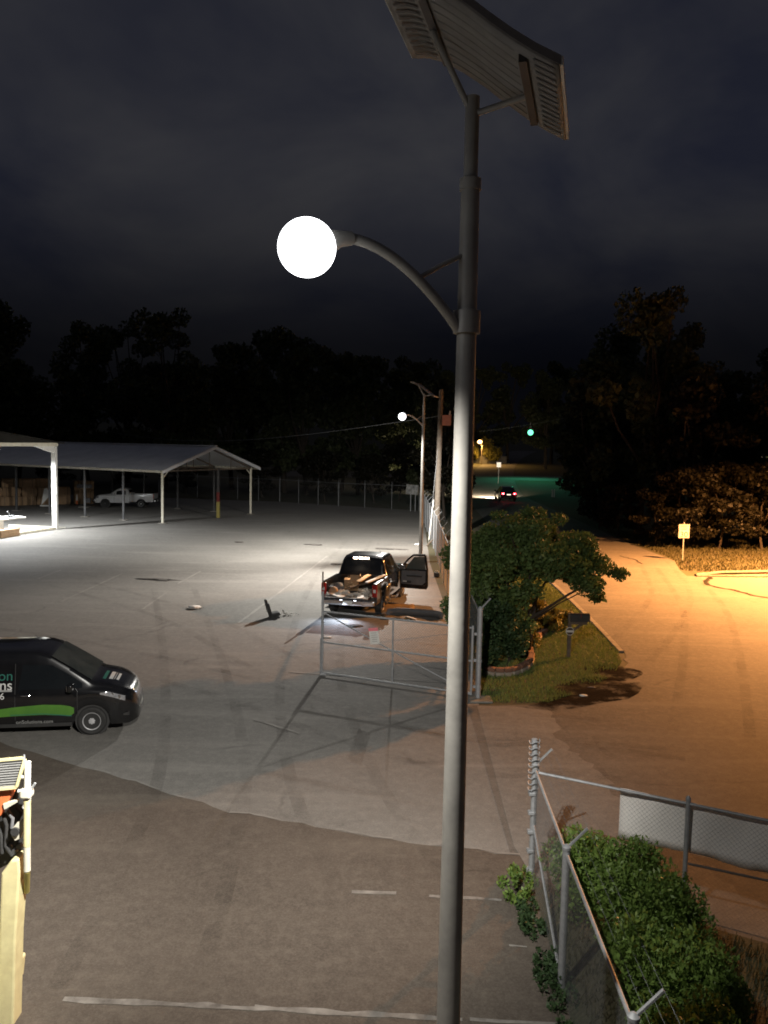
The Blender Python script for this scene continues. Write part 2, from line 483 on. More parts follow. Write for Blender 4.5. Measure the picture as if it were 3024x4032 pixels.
sheet('gate_apron', rough_edge([(2.30, 19.12), (3.1, 19.1), (3.9, 18.9)], .05, .25) + rough_edge([(4.0, 18.6), (3.75, 17.2), (4.15, 15.4), (4.3, 13.6), (4.9, 12.0), (5.4, 9.75)], .13, .2) + [(4.02, 10.5), (2.22, 11.42), (2.1, 12.3)], 0.0145, M['lot'])
# road: the street running away, a wide mouth at the gate
edgeL = rough_edge([(2.1, 19.15), (3.2, 19.2), (4.1, 19.3), (5.2, 20.3), (6.3, 21.6), (6.95, 23.0), (7.35, 24.6)], 0.07, 0.25)
MBr = MB()
rl = edgeL + [(7.45, 27), (7.6, 31), (7.7, 40), (7.9, 60), (8.6, 80), (9.2, 97)]
rr = [(16.4, 97), (15.9, 70), (15.6, 52), (15.8, 44.6), (14.9, 41.2), (14.6, 39.4), (60, 39.0), (60, -15), (1.9, -15), (2.0, 11.2)]
poly = rl + rr
MBr.add([(x, y, 0.010) for x, y in poly], [tuple(range(len(poly)))])
rows = []
for i in range(20):
    y = 97 + i * 8; d = (y - 97)
    xl = 9.2 + 0.10 * d + 0.0006 * d * d; 
    rows.append([(xl + w, y, hill(xl + w, y) + 0.010 + (0.02 if i else 0)) for w in (0, 2.4, 4.8, 7.2)])
MBr.grid(rows)
# cross street at the traffic light
MBr.grid([[(x, y, hill(x, y) + 0.05) for x in (-20, -5, 5, 10, 24, 40, 80)] for y in (127, 131, 135, 139)])
struct(MBr.build('street', M['road']))
bnd = rough_edge([(-22, 22.5), (-9, 17.0), (-5.87, 15.18), (-4.1, 14.25), (-2.49, 13.28), (0.83, 12.25), (2.15, 12.0)], 0.05, 0.3)
sheet('asphalt_patch', bnd + [(2.22, 11.3), (2.16, 9.0), (2.02, -14), (-22, -14)], 0.0125, M['patch'])
sheet('concrete_driveway', rough_edge([(14.75, 39.2), (16.4, 39.9), (19, 40.3), (60, 41)], 0.06) + [(60, 33.3), (22, 33.5)] + rough_edge([(16.2, 34.2), (15.2, 35.6), (14.5, 37.2), (14.75, 39.2)], 0.06)[:-1], 0.015, M['drive'])
# driveway wing kerb, bright under the sodium lamp
struct(MB().tube([(15.0, 39.35, 0.05), (16.5, 40.15, 0.09), (19.2, 40.75, 0.09), (30, 41.2, 0.09)], 0.09, 6).build('driveway_kerb', M['kerb']))
struct(MB().tube([(15.0, 39.25, 0.04), (17.2, 39.35, 0.06), (20.0, 39.5, 0.06), (30, 40.0, 0.06)], 0.07, 6).build('driveway_kerb', M['kerb']))
# kerb strip along the street beside the lawn, in lengths
kp = [(7.30, 24.4), (7.40, 26.4), (7.48, 28.4), (7.55, 30.4), (7.6, 32.6), (7.65, 35), (7.68, 38), (7.72, 42), (7.78, 47)]
kroot = struct(bpy.data.objects.new('kerb', None)); COL.objects.link(kroot)
for a, b in zip(kp[:-1], kp[1:]):
    d = (Vector((*b, 0)) - Vector((*a, 0))).normalized() * 0.02
    MB().bar((a[0] - .1, a[1], 0.0), (b[0] - .1 - d.x, b[1] - d.y, 0.0), 0.17, 0.12).build('kerb_stone', M['kerb'], kroot, bevel=0.02)
# mud at the road mouth
def blob_sheet(name, c, rx, ry, z, mat, n=28, amp=0.2, rot=0.0):
    pts = []
    ph = [random.uniform(0, 6.28) for _ in range(4)]
    for i in range(n):
        a = 2 * math.pi * i / n
        r = 1 + amp * (math.sin(2 * a + ph[0]) * .5 + math.sin(3 * a + ph[1]) * .4 + math.sin(5 * a + ph[2]) * .3) + random.uniform(-.06, .06)
        x, y = rx * r * math.cos(a), ry * r * math.sin(a)
        pts.append((c[0] + x * math.cos(rot) - y * math.sin(rot), c[1] + x * math.sin(rot) + y * math.cos(rot)))
    return sheet(name, pts, z, mat)
blob_sheet('mud_patch', (5.45, 20.6), 1.7, 0.85, 0.0162, M['mudsoft'], rot=0.85)
blob_sheet('mud_patch', (6.3, 22.2), 1.0, 0.7, 0.0166, M['mudsoft'], rot=0.95)
blob_sheet('mud_patch', (4.9, 19.7), 1.5, 0.5, 0.0168, M['mudsoft'], rot=0.5)
def film(name, px, py, rx, ry, mat, z, rot=None):
    p = gp(px, py); blob_sheet(name, p, rx, ry, z, mat, amp=0.2, rot=random.uniform(-.3, .6) if rot is None else rot)
zf = 0.0172
for px, py, rx, ry, mt in ((2640, 3010, .85, .40, 'film'), (2560, 2940, 1.2, .35, 'film'), (2870, 2700, .9, .25, 'film'), (2700, 2850, 2.6, .9, 'dirt'), (2400, 2900, 1.2, .8, 'dirt'), (2500, 2750, 1.5, .5, 'dirt'), (2900, 2950, 1.2, .6, 'dirt'),
                           (1620, 3530, .42, .24, 'film'), (930, 3410, .35, .18, 'film'), (1440, 3650, .12, .08, 'film'), (1680, 3440, .45, .2, 'pale'), (830, 3430, .5, .25, 'pale'), (480, 3270, .8, .35, 'pale'), (200, 3800, .5, .7, 'pale'), (1250, 3500, 1.2, .5, 'dirt'), (1500, 3800, .9, .7, 'dirt'), (600, 3650, 1.2, .5, 'dirt'),
                           (1000, 2900, 1.6, .8, 'pale'), (700, 2700, 2.2, 1.0, 'dirt'), (1500, 3180, 1.3, .7, 'pale'), (1200, 2600, 1.8, .8, 'pale'), (400, 2450, 3.0, 1.6, 'dirt'), (900, 2250, 4, 2.5, 'pale'), (600, 2180, 5, 2.0, 'dirt'), (1350, 2110, 4, 2.5, 'dirt'), (1650, 2950, .9, .7, 'dirt'), (1950, 2900, .8, .6, 'dirt'), (1900, 3200, .6, .5, 'pale')):
    zf += 0.00025; film('ground_stain', px, py, rx, ry, M[mt], zf)

def ribbon(name, pts, w, z, mat, wob=0.04):
    mb = MB(); rows = []
    pts = [Vector((p[0], p[1], z)) for p in pts]
    dens = []
    for a, b in zip(pts[:-1], pts[1:]):
        n = max(2, int((b - a).length / 0.25))
        dens += [a.lerp(b, i / n) for i in range(n)]
    dens.append(pts[-1])
    for i, p in enumerate(dens):
        d = (dens[min(i + 1, len(dens) - 1)] - dens[max(0, i - 1)]).normalized()
        s = Vector((-d.y, d.x, 0))
        o = random.uniform(-wob, wob); ww = w * random.uniform(0.5, 1.2) if wob > 0.01 else w
        rows.append([p + s * (o - ww / 2), p + s * (o + ww / 2)])
    return struct(mb.grid(rows).build(name, mat))
ribbon('road_crack', [gp(2775, 2290), gp(2790, 2305), gp(2840, 2318), gp(2880, 2322), gp(2960, 2345), gp(3060, 2362)], 0.22, 0.019, M['tar'], 0.05)
ribbon('road_crack', [gp(2800, 2262), gp(2790, 2280), gp(2778, 2292)], 0.25, 0.019, M['tar'], 0.08)
ribbon('road_crack', [gp(2440, 2190), gp(2500, 2205), gp(2530, 2222)], 0.10, 0.019, M['tar'], 0.05)
ribbon('road_crack', [gp(2190, 2830), gp(2240, 2900), gp(2330, 3000), gp(2380, 3060)], 0.10, 0.0165, M['tyre'], 0.06)
ribbon('road_crack', [gp(2340, 2900), gp(2380, 2960), gp(2420, 2990)], 0.16, 0.0165, M['tyre'], 0.06)
# painted parking lines, worn
for a, b, w, mname in (((250, 3938), (1000, 3975), .09, 'paint'), ((1000, 3975), (1820, 4018), .09, 'paint'), ((1850, 4018), (2200, 4040), .09, 'paint'),
                ((1385, 3513), (1560, 3522), .07, 'paint'), ((1690, 3530), (1975, 3548), .07, 'paint'), ((2005, 3728), (2075, 3732), .05, 'paint'),
                ((1140, 2648), (1900, 2700), .07, 'fpaint'), ((1000, 2835), (1180, 2890), .10, 'fpaint'),
                ((240, 2370), (480, 2260), .12, 'fpaint'), ((560, 2400), (655, 2335), .10, 'fpaint'), ((940, 2455), (1290, 2190), .11, 'fpaint'), ((150, 2280), (240, 2245), .10, 'fpaint'), ((700, 2300), (790, 2250), .10, 'fpaint')):
    ribbon('parking_line', [gp(*a), gp(*b)], w, 0.017, M[mname], 0.012)
# tyre tracks sweeping through the gate and across the lot
for trk_ in (((2700, 3050), (2250, 2990), (1900, 2990), (1500, 2900), (900, 2700), (300, 2560), (-200, 2480)), ((2600, 2900), (2200, 2870), (1700, 2830), (1100, 2620), (700, 2420), (200, 2280)), ((1560, 3500), (1350, 3150), (1250, 2850), (1230, 2600), (1300, 2300), (1420, 2120)), ((500, 3900), (700, 3400), (800, 3000), (760, 2600), (680, 2300)),
             ((2330, 2700), (2560, 2480), (2640, 2330), (2560, 2200)), ((2800, 2900), (2800, 2560), (2760, 2380), (2640, 2230))):
    base_ = [gp(*q) for q in trk_]
    P_ = []
    for i in range(len(base_) - 1):
        p0, p1, p2, p3 = base_[max(i - 1, 0)], base_[i], base_[i + 1], base_[min(i + 2, len(base_) - 1)]
        for k in range(8):
            u = k / 8
            P_.append(.5 * ((2 * p1) + (p2 - p0) * u + (2 * p0 - 5 * p1 + 4 * p2 - p3) * u * u + (3 * p1 - p0 - 3 * p2 + p3) * u ** 3))
    for off in (-.78, .78):
        Q_ = []
        for i, p in enumerate(P_):
            d = (P_[min(i + 1, len(P_) - 1)] - P_[max(i - 1, 0)]).normalized()
            Q_.append(p + Vector((-d.y, d.x, 0)) * off)
        zf += .00025
        ribbon('tyre_track', Q_, .24, zf, M['tyre'], 0.0)
# crumbled lighter lip along the patch edge
for i in range(len(bnd) - 1):
    if bnd[i][0] > -6.2 and random.random() < 0.55:
        p, q = bnd[i], bnd[i + 1]
        ribbon('patch_joint', [(p[0], p[1] + .03), (q[0], q[1] + .03)], 0.05, 0.0165, M['fpaint'], 0.02)

# ------------------------------------------------------------------ foliage builders
def quads_mesh(name, V, F4):
    me = bpy.data.meshes.new(name)
    n = len(V); m = len(F4)
    me.vertices.add(n); me.vertices.foreach_set('co', V.astype(np.float32).ravel())
    me.loops.add(m * 4); me.loops.foreach_set('vertex_index', F4.astype(np.int32).ravel())
    me.polygons.add(m); me.polygons.foreach_set('loop_start', np.arange(0, m * 4, 4, dtype=np.int32))
    me.polygons.foreach_set('loop_total', np.full(m, 4, dtype=np.int32))
    me.update(); me.validate()
    return me
def leaf_mesh(name, clumps, n, size, aspect=0.55, up=0.0, shell=0.45):
    """n leaf-sized diamond quads spread over clumps [(centre, (rx,ry,rz))]"""
    vol = np.array([c[1][0] * c[1][1] * c[1][2] for c in clumps]) ** 0.75
    idx = RNG.choice(len(clumps), n, p=vol / vol.sum())
    C = np.array([tuple(c[0]) for c in clumps])[idx]; R = np.array([c[1] for c in clumps])[idx]
    d = RNG.normal(size=(n, 3)); d /= np.linalg.norm(d, axis=1)[:, None]
    r = shell + (1 - shell) * RNG.random(n) ** 0.7
    P = C + d * R * r[:, None]
    a = RNG.normal(size=(n, 3)) + d * 0.6; a[:, 2] += up; a /= np.linalg.norm(a, axis=1)[:, None]
    b = np.cross(a, RNG.normal(size=(n, 3))); b /= np.linalg.norm(b, axis=1)[:, None]
    s = size * (0.45 + 1.1 * RNG.random(n) ** 1.6)[:, None]
    V = np.empty((n, 4, 3))
    V[:, 0] = P - a * s * 0.5; V[:, 1] = P + b * s * aspect * 0.5; V[:, 2] = P + a * s * 0.5; V[:, 3] = P - b * s * aspect * 0.5
    return quads_mesh(name, V.reshape(-1, 3), np.arange(n * 4).reshape(n, 4))
def grass_mesh(name, P, h, w):
    n = len(P)
    ang = RNG.uniform(0, 6.283, n); lean = RNG.normal(0, 0.35, (n, 2))
    hh = h * RNG.uniform(0.5, 1.3, n)
    s = np.stack([np.cos(ang), np.sin(ang), np.zeros(n)], 1) * (w * 0.5)
    tip = np.stack([lean[:, 0] * hh, lean[:, 1] * hh, hh], 1)
    V = np.empty((n, 4, 3))
    V[:, 0] = P - s; V[:, 1] = P + s; V[:, 2] = P + tip * 0.95 + s * 0.25; V[:, 3] = P + tip - s * 0.25
    return quads_mesh(name, V.reshape(-1, 3), np.arange(n * 4).reshape(n, 4))
def in_poly(P, poly):
    x, y = P[:, 0], P[:, 1]; ins = np.zeros(len(P), bool); j = len(poly) - 1
    for i in range(len(poly)):
        xi, yi = poly[i]; xj, yj = poly[j]
        c = ((yi > y) != (yj > y)) & (x < (xj - xi) * (y - yi) / (yj - yi + 1e-12) + xi)
        ins ^= c; j = i
    return ins
def grass_patch(name, poly, dens, h, w, mat, label, keep=None):
    p = np.array(poly); lo, hi = p.min(0), p.max(0)
    n = int((hi - lo).prod() * dens)
    P = np.zeros((n, 3)); P[:, :2] = RNG.uniform(lo, hi, (n, 2))
    P = P[in_poly(P, poly)]
    if keep is not None:
        P = P[keep(P)]
    o = finish(name, grass_mesh(name, P, h, w), mat)
    stuff(o); tag(o, label, 'grass'); return o

# ================================================================== SOLAR STREET LAMPS
LED = (1.0, 0.965, 0.895)
ARM_AZ = rad(28.6)
def solar_lamp(loc, label, dim=1.0, back=1.0, main=1.0):
    t = thing('solar_street_lamp', loc, 0, label, 'street lamp', 'solar street lamps along the fence')
    MB().tube([(0, 0, 0), (0, 0, 4), (0, 0, 8.0)], [0.098, 0.082, 0.066], 28).build('pole', M['pole'], t, smooth=40)
    MB().tube([(0, 0, 8.0), (0, 0, 8.62)], [0.050, 0.050], 20).build('pole_top', M['pole'], t, smooth=40)
    MB().lathe([(0.054, -.05), (.076, -.05), (.076, .03), (.054, .03)], 20, (0, 0, 8.03)).build('collar', M['pole'], t, smooth=40)
    MB().box((0, 0, 0.015), (0.42, 0.42, 0.03)).build('base_plate', M['galv'], t)
    for sx in (-.15, .15):
        for sy in (-.15, .15):
            MB().lathe([(.02, 0), (.02, .05)], 8, (sx, sy, 0.03)).build('bolt', M['galv'], t)
    # curved bracket arm and its brace
    pts = []
    for i in range(13):
        s = i / 12
        pts.append((-0.07 - 0.89 * s, 0, 7.0 + 0.53 * math.sin(s * math.pi / 2) ** 0.9))
    MB().tube(pts, [0.036] * 13, 12).build('bracket_arm', M['pole'], t, smooth=40).rotation_euler = (0, 0, ARM_AZ)
    MB().tube([(-0.06, 0, 7.52), (-0.22, 0, 7.44), (-0.40, 0, 7.335)], 0.017, 10).build('arm_brace', M['pole'], t, smooth=40).rotation_euler = (0, 0, ARM_AZ)
    MB().lathe([(.090, -.08), (.097, -.08), (.097, .08), (.090, .08)], 20, (0, 0, 7.06)).build('arm_clamp', M['pole'], t, smooth=40)
    # lamp head: neck, and the lamp's glare built as a globe
    h = MB()
    h.tube([(-.93, 0, 7.53), (-1.02, 0, 7.515), (-1.09, 0, 7.49)], [.045, .055, .075], 16)
    head = h.build('lamp_head', M['pole'], t, smooth=50); head.rotation_euler = (0, 0, ARM_AZ)
    prof_ = [(.188 * math.sin(q), -.188 * math.cos(q)) for q in np.linspace(.12, math.pi - .12, 18)]
    MB().lathe(prof_, 48, (-1.25, 0, 7.43)).build('glow_ball', glow('led_glare', (.96, .98, 1.0), 5.0), head, smooth=80)
    # s-curved solar panel with slotted underside
    prof = [(-.58, 9.15), (-.45, 9.14), (-.31, 9.09), (-.16, 9.0), (0, 8.885), (.16, 8.755), (.31, 8.64), (.45, 8.545), (.60, 8.46)]
    def pz(x):
        return float(np.interp(x, [p[0] for p in prof], [p[1] for p in prof]))
    xx = np.linspace(-.58, .60, 25)
    pan = MB().grid([[(x, y, pz(x)) for y in (-.62, -.3, 0, .3, .62)] for x in xx]).build('solar_panel', M['panel'], t, smooth=50, solid=0.03)
    pan.location = (0, -.18, 0); pan.rotation_euler = (0, 0, rad(-14))
    for y in (-.615, .615):
        MB().grid([[(x, y - .012, pz(x) - .02), (x, y - .012, pz(x) + .035), (x, y + .012, pz(x) + .035), (x, y + .012, pz(x) - .02)] for x in xx], close=True).build('edge_trim', M['panel'], pan, smooth=40)
    for x in (-.582, .602):
        MB().box((x, 0, pz(x) + .006), (.02, 1.25, .05)).build('end_trim', M['white'], pan)
    for x in (-.30, .36):
        a = MB()
        a.bar((x, -.5, pz(x) - .05), (x, .55, pz(x) - .05), .05, .05)
        a.build('support_rail', M['panel_dark'] if x < 0 else M['darksteel'], pan)
    for x0, x1 in ((-.57, -.34), (.40, .59)):
        for k in range(13):
            y = -.56 + k * .09
            a = MB()
            xs_ = np.linspace(x0 + .03, x1 - .03, 9)
            a.grid([[(x, y - .018, pz(x) - .042), (x, y + .018, pz(x) - .042)] for x in xs_])
            a.build('slot', M['panel_dark'], pan)
    for k in range(9):
        y = -.5 + k * .125
        xs_ = np.linspace(-.25, .31, 9)
        MB().grid([[(x, y - .008, pz(x) - .030), (x, y, pz(x) - .044), (x, y + .008, pz(x) - .030)] for x in xs_]).build('rib', M['panel'], pan, smooth=60)
    MB().tube([(0, 0, 8.5), (.36, -.2, pz(.36) - .05)], .022, 10).build('strut', M['pole'], t, smooth=40)
    MB().tube([(0, 0, 8.5), (-.31, -.1, pz(-.31) - .05)], .022, 10).build('strut', M['pole'], t, smooth=40)
    lx, ly = -1.25 * math.cos(ARM_AZ), -1.25 * math.sin(ARM_AZ)
    light('lamp_light', 'SPOT', (lx, ly, 7.17), LAMP_P * main, LED, t, 0.05, rad(170), 0.8, (-.33, -.18, -1))
    # extra spots added to spread the lamp's light across the lot
    for ax, ay, f_ in ((-.93, .36, 1.0), (-.10, .99, back), (-.55, -.83, 1.0)):
        light('spread_light', 'SPOT', (lx, ly, 7.16), SPREAD_P * dim * f_, LED, t, 0.05, rad(82), 1.0, (ax * .83, ay * .83, -.55))
    return t
NEAR = solar_lamp((0.57, 6.05, 0), 'tall solar street lamp between parking lot and hedge fence, its curved panel overhead', 0.40, 0.85, 0.37)
FAR = solar_lamp((1.92, 42.26, 0), 'distant solar street lamp standing behind the wrecked black pickup beside the wooden utility pole', 1.25, 1.0, 0.58)

# ================================================================== FENCES AND GATE
def wire_net(mb, a, b, h, z0, step, r):
    """chain-link diamonds as straight thin wires on the vertical plane a-b"""
    a, b = Vector(a), Vector(b)
    d = b - a; L = Vector((d.x, d.y, 0)).length; e = d / L; nrm = Vector((-e.y, e.x, 0))
    s = -h
    while s < L:
        for sg in (1, -1):
            u0, u1 = max(0.0, s), min(L, s + h)
            if u1 <= u0:
                continue
            v0, v1 = u0 - s, u1 - s
            if sg < 0:
                v0, v1 = h - v0, h - v1
            p = a + e * u0 + Vector((0, 0, z0 + v0)); q = a + e * u1 + Vector((0, 0, z0 + v1))
            w = nrm * (0.004 * sg)
            p, q = p + w, q + w
            up = Vector((0, 0, r)); n1 = nrm * r
            vs = [p + up, p - up * .6 + n1, p - up * .6 - n1, q + up, q - up * .6 + n1, q - up * .6 - n1]
            mb.add(vs, [(0, 1, 4, 3), (1, 2, 5, 4), (2, 0, 3, 5)])
        s += step
def barbed(mb, pts, r=0.0016):
    mb.tube(pts, r, 3, cap=False)
    for a, b in zip(pts[:-1], pts[1:]):
        a, b = Vector(a), Vector(b); L = (b - a).length; n = int(L / 0.16)
        for i in range(n):
            p = a.lerp(b, (i + .5) / n)
            q = Vector((random.uniform(-1, 1), random.uniform(-1, 1), random.uniform(-1, 1))).normalized() * .022
            mb.tube([p - q, p + q], .0015, 3, cap=False)
def fence(name, path, h, label, pmat='galv', step=0.07, r=0.0018, spacing=3.0, post_r=0.03, arm=None, z0=0.04, wires=3, ends=0.042, post_skip=()):
    t = thing(name, (0, 0, 0), 0, label, 'fence')
    net = MB()
    k = 0
    tops = []
    for si, (a, b) in enumerate(zip(path[:-1], path[1:])):
        a, b = Vector((*a, 0)), Vector((*b, 0)); L = (b - a).length; n = max(1, round(L / spacing))
        wire_net(net, a, b, h - z0 - .02, z0, step, r)
        MB().tube([a + Vector((0, 0, h)), b + Vector((0, 0, h))], 0.02, 8).build('top_rail', M[pmat], t, smooth=40)
        for i in range(n + (1 if si == len(path) - 2 else 0)):
            p = a.lerp(b, i / n)
            pr = ends if (i == 0 or i == n) else post_r
            if k not in post_skip:
                po = MB().tube([p, p + Vector((0, 0, h + .05))], pr, 12).build('post', M[pmat], t, smooth=40)
                MB().lathe([(pr * 1.15, 0), (pr * 1.15, .03), (pr * .3, .06)], 12, p + Vector((0, 0, h + .05))).build('post_cap', M[pmat], po, smooth=40)
                if arm is not None:
                    MB().bar(p + Vector((0, 0, h + .06)), p + Vector((arm[0], arm[1], h + .06 + arm[2])), .03, .02).build('barb_arm', M[pmat], t)
            k += 1
            tops.append(p)
    stuff(net.build('chain_link_mesh', M['wire'], t))
    if arm is not None:
        for i in range(wires):
            f = (i + 1) / wires
            mb = MB(); barbed(mb, [p + Vector((arm[0] * f, arm[1] * f, h + .06 + arm[2] * f)) for p in tops])
            mb.build('barbed_wire', M['wire'], t)
    return t

# fence running back from the gate, beside the street
fence('chain_link_fence', [(2.36, 19.8), (2.55, 30), (2.9, 45), (3.05, 60), (3.17, 74.6)], 2.1,
      'long chain link fence with barbed wire arms running back from the open gate', step=0.11, r=0.0018, spacing=3.0, post_r=0.035, arm=(0.25, 0, 0.27), ends=0.05)
# fence across the back of the lot
fence('chain_link_fence', [(3.17, 74.6), (-4.3, 77.6), (-10.4, 82.2), (-24, 88)], 2.2,
      'dim chain link fence across the far end of the parking lot below dark trees', 'wire', step=0.16, r=0.003, spacing=2.6, post_r=0.04, arm=(0, 0.2, 0.25), ends=0.06)
# lot fence by the hedge, toward the building
nf = fence('chain_link_fence', [(2.20, 11.35), (2.12, 8.95), (2.05, 6.2), (1.98, 3.4)], 1.62,
      'chain link fence with slanted barb arms between dark parking lot and green hedge', step=0.065, r=0.0012, spacing=2.6, post_r=0.033, arm=(0.23, 0, 0.24), ends=0.045)
MB().tube([(2.2, 11.3, 0.82), (2.13, 9.1, 0.10)], 0.018, 10).build('brace_rail', M['galv'], nf, smooth=40)
# the end post is extended and wound with spare wire
MB().tube([(2.20, 11.35, 1.6), (2.18, 11.35, 2.06)], .042, 12).build('post_extension', M['galv'], nf, smooth=40)
for k in range(9):
    z = 1.30 + k * .085
    pts = [(2.19 + .075 * math.cos(a) - .01, 11.35 + .075 * math.sin(a), z + .05 * a / 6.28 + (.02 if int(a * 3) % 2 else 0)) for a in np.linspace(0, 6.6, 14)]
    MB().tube(pts, .008, 5).build('wire_coil', M['galv'], nf, smooth=50)
for k in range(5):
    z = .15 + k * .28
    MB().box((2.17, 11.34, z), (.10, .10, .05)).build('tension_band', M['galv'], nf, bevel=.01)
# street side fence carrying the banner
sf = fence('chain_link_fence', [(2.20, 11.35), (4.02, 10.4), (6.1, 9.28), (8.4, 8.0)], 1.58,
      'low dark chain link fence carrying a white banner beside the street', step=0.065, r=0.0011, spacing=2.1, post_r=0.03, arm=None, ends=0.03)
MB().tube([(4.05, 10.38, .78), (6.1, 9.28, .86)], .017, 8).build('brace_rail', M['darksteel'], sf, smooth=40)
# banner hung behind the upper mesh
ba, bb = Vector((3.26, 10.86, 0)), Vector((6.9, 8.9, 0))
rows = []
n_b = 40
be = (bb - ba).normalized(); bn = Vector((-be.y, be.x, 0))
for j in range(7):
    rows.append([ba.lerp(bb, i / n_b) + bn * (.045 + .012 * math.sin(i * .9 + j * .6) + .006 * math.sin(i * 2.3)) + Vector((0, 0, 1.56 - j * .115 - (.02 * math.sin(i * .5) if j == 6 else 0))) for i in range(n_b + 1)])
bn_o = MB().grid(rows).build('banner', M['fabric'], None, smooth=60, solid=0.003)
tag(bn_o, 'plain white banner stretched along the low fence behind the hedge', 'banner')

# gate leaf standing open in the lot
GA, GB = Vector((2.28, 19.75, 0)), Vector((-1.56, 21.42, 0))
gt = thing('chain_link_gate', GA, 0, 'wide open chain link gate leaf with diagonal brace standing in the lot', 'gate')
ge = (GB - GA); GL = ge.length; ge = ge / GL
def gpnt(s, z):
    return ge * s + Vector((0, 0, z))
MB().tube([gpnt(.08, .06), gpnt(.08, 1.78)], .03, 12).build('hinge_stile', M['galv'], gt, smooth=40)
MB().tube([gpnt(GL, .03), gpnt(GL, 2.24)], .032, 12).build('end_stile', M['galv'], gt, smooth=40)
MB().tube([gpnt(GL * .52, .08), gpnt(GL * .52, 1.72)], .024, 10).build('middle_stile', M['galv'], gt, smooth=40)
for z in (.08, .90, 1.72):
    MB().tube([gpnt(.08, z), gpnt(GL, z)], .024, 10).build('rail', M['galv'], gt, smooth=40)
MB().tube([gpnt(GL, 1.70), gpnt(GL * .52, .9), gpnt(.1, .1)], .017, 10).build('diagonal_brace', M['galv'], gt, smooth=40)
net = MB(); wire_net(net, gpnt(.08, 0), gpnt(GL, 0), 1.62, .09, .07, .0016)
stuff(net.build('chain_link_mesh', M['wire'], gt))
for i in range(3):
    mb = MB(); barbed(mb, [gpnt(.08, 1.84 + i * .15), gpnt(GL, 1.84 + i * .15)], .002); mb.build('barbed_wire', M['wire'], gt)
MB().box(gpnt(GL - .03, 0.05), (.16, .10, .06)).build('drop_foot', M['galv'], gt, bevel=.01)
MB().tube([gpnt(GL + .05, .05), gpnt(GL + .05, 1.0)], .016, 8).build('drop_rod', M['galv'], gt, smooth=40)
# notice on the gate
sg = thing('notice_sign', GA + gpnt(GL * .52 + .52, 1.24) + Vector((0, -.05, 0)), math.atan2(-ge.y, -ge.x), 'white notice with pink top band tied to the open gate', 'sign')
rot = Matrix.Rotation(rad(-9), 3, 'Y')
MB().box((0, 0, 0), (.26, .008, .42), rot).build('board', M['white'], sg)
MB().box(rot @ Vector((0, -.006, .17)), (.262, .006, .082), rot).build('top_band', M['pink'], sg)
for k in range(5):
    MB().box(rot @ Vector((random.uniform(-.01, .01), -.006, .08 - k * .055)), (random.uniform(.13, .19), .004, .016), rot).build('print_line', M['greyink'], sg)
# gate hinge post pair with arm
hp = thing('gate_post', (2.36, 19.62, 0), 0, 'stout galvanised gate post with slanted barb arm beside the tree bed', 'post')
MB().tube([(0, 0, 0), (0, 0, 2.2)], .058, 14).build('tube', M['galv'], hp, smooth=40)
MB().lathe([(.066, 0), (.066, .04), (.02, .09)], 14, (0, 0, 2.2)).build('cap', M['galv'], hp, smooth=40)
MB().bar((0, 0, 2.22), (.24, .05, 2.48), .045, .025).build('barb_arm', M['galv'], hp)
for z in (.3, .95, 1.6):
    MB().lathe([(.06, -.03), (.07, -.03), (.07, .03), (.06, .03)], 14, (0, 0, z)).build('hinge_band', M['galv'], hp, smooth=40)
    MB().box((-.09, .06, z), (.07, .06, .06)).build('hinge', M['galv'], hp)
MB().box((.05, -.05, .02), (.55, .5, .05)).build('footing', M['kerb'], hp, bevel=.02)

# ================================================================== VEHICLES
def wheel(parent, c, R, w, side, rim_mat, spokes=7, rim=0.62, tire_mat=None):
    """wheel on the y axis; side=-1 right, +1 left"""
    t = MB(); hw = w / 2
    prof = [(R * rim, -hw * .8), (R * .86, -hw), (R * .97, -hw * .8), (R, -hw * .45), (R, hw * .45), (R * .97, hw * .8), (R * .86, hw), (R * rim, hw * .8)]
    t.lathe(prof, 32, c, 'y')
    tyre = t.build('wheel', tire_mat or M['rubber'], parent, smooth=40)
    r = MB(); yo = c[1] + side * hw * .62
    s = side
    r.lathe([(R * rim * .93, s * hw * .1), (R * rim * 1.01, s * hw * .95), (R * rim * .94, s * hw * .9), (R * rim * .86, s * hw * .45)], 32, c, 'y', cap=False)
    r.lathe([(R * .17, s * hw * .4), (R * .16, s * hw * .8), (R * .06, s * hw * .86)], 18, c, 'y')
    for k in range(spokes):
        a = 2 * math.pi * k / spokes + .2
        d = Vector((math.cos(a), 0, math.sin(a)))
        cc = Vector(c)
        r.bar(cc + d * R * .1 + Vector((0, s * hw * .72, 0)), cc + d * R * rim * .95 + Vector((0, s * hw * .62, 0)), R * .13, R * .07, up=(0, 1, 0))
    r.build('rim', rim_mat, tyre, smooth=40)
    MB().lathe([(R * rim * .9, s * hw * .05), (R * rim * .9, s * hw * .12)], 20, c, 'y').build('brake_disc', M['rubber'], tyre)
    return tyre

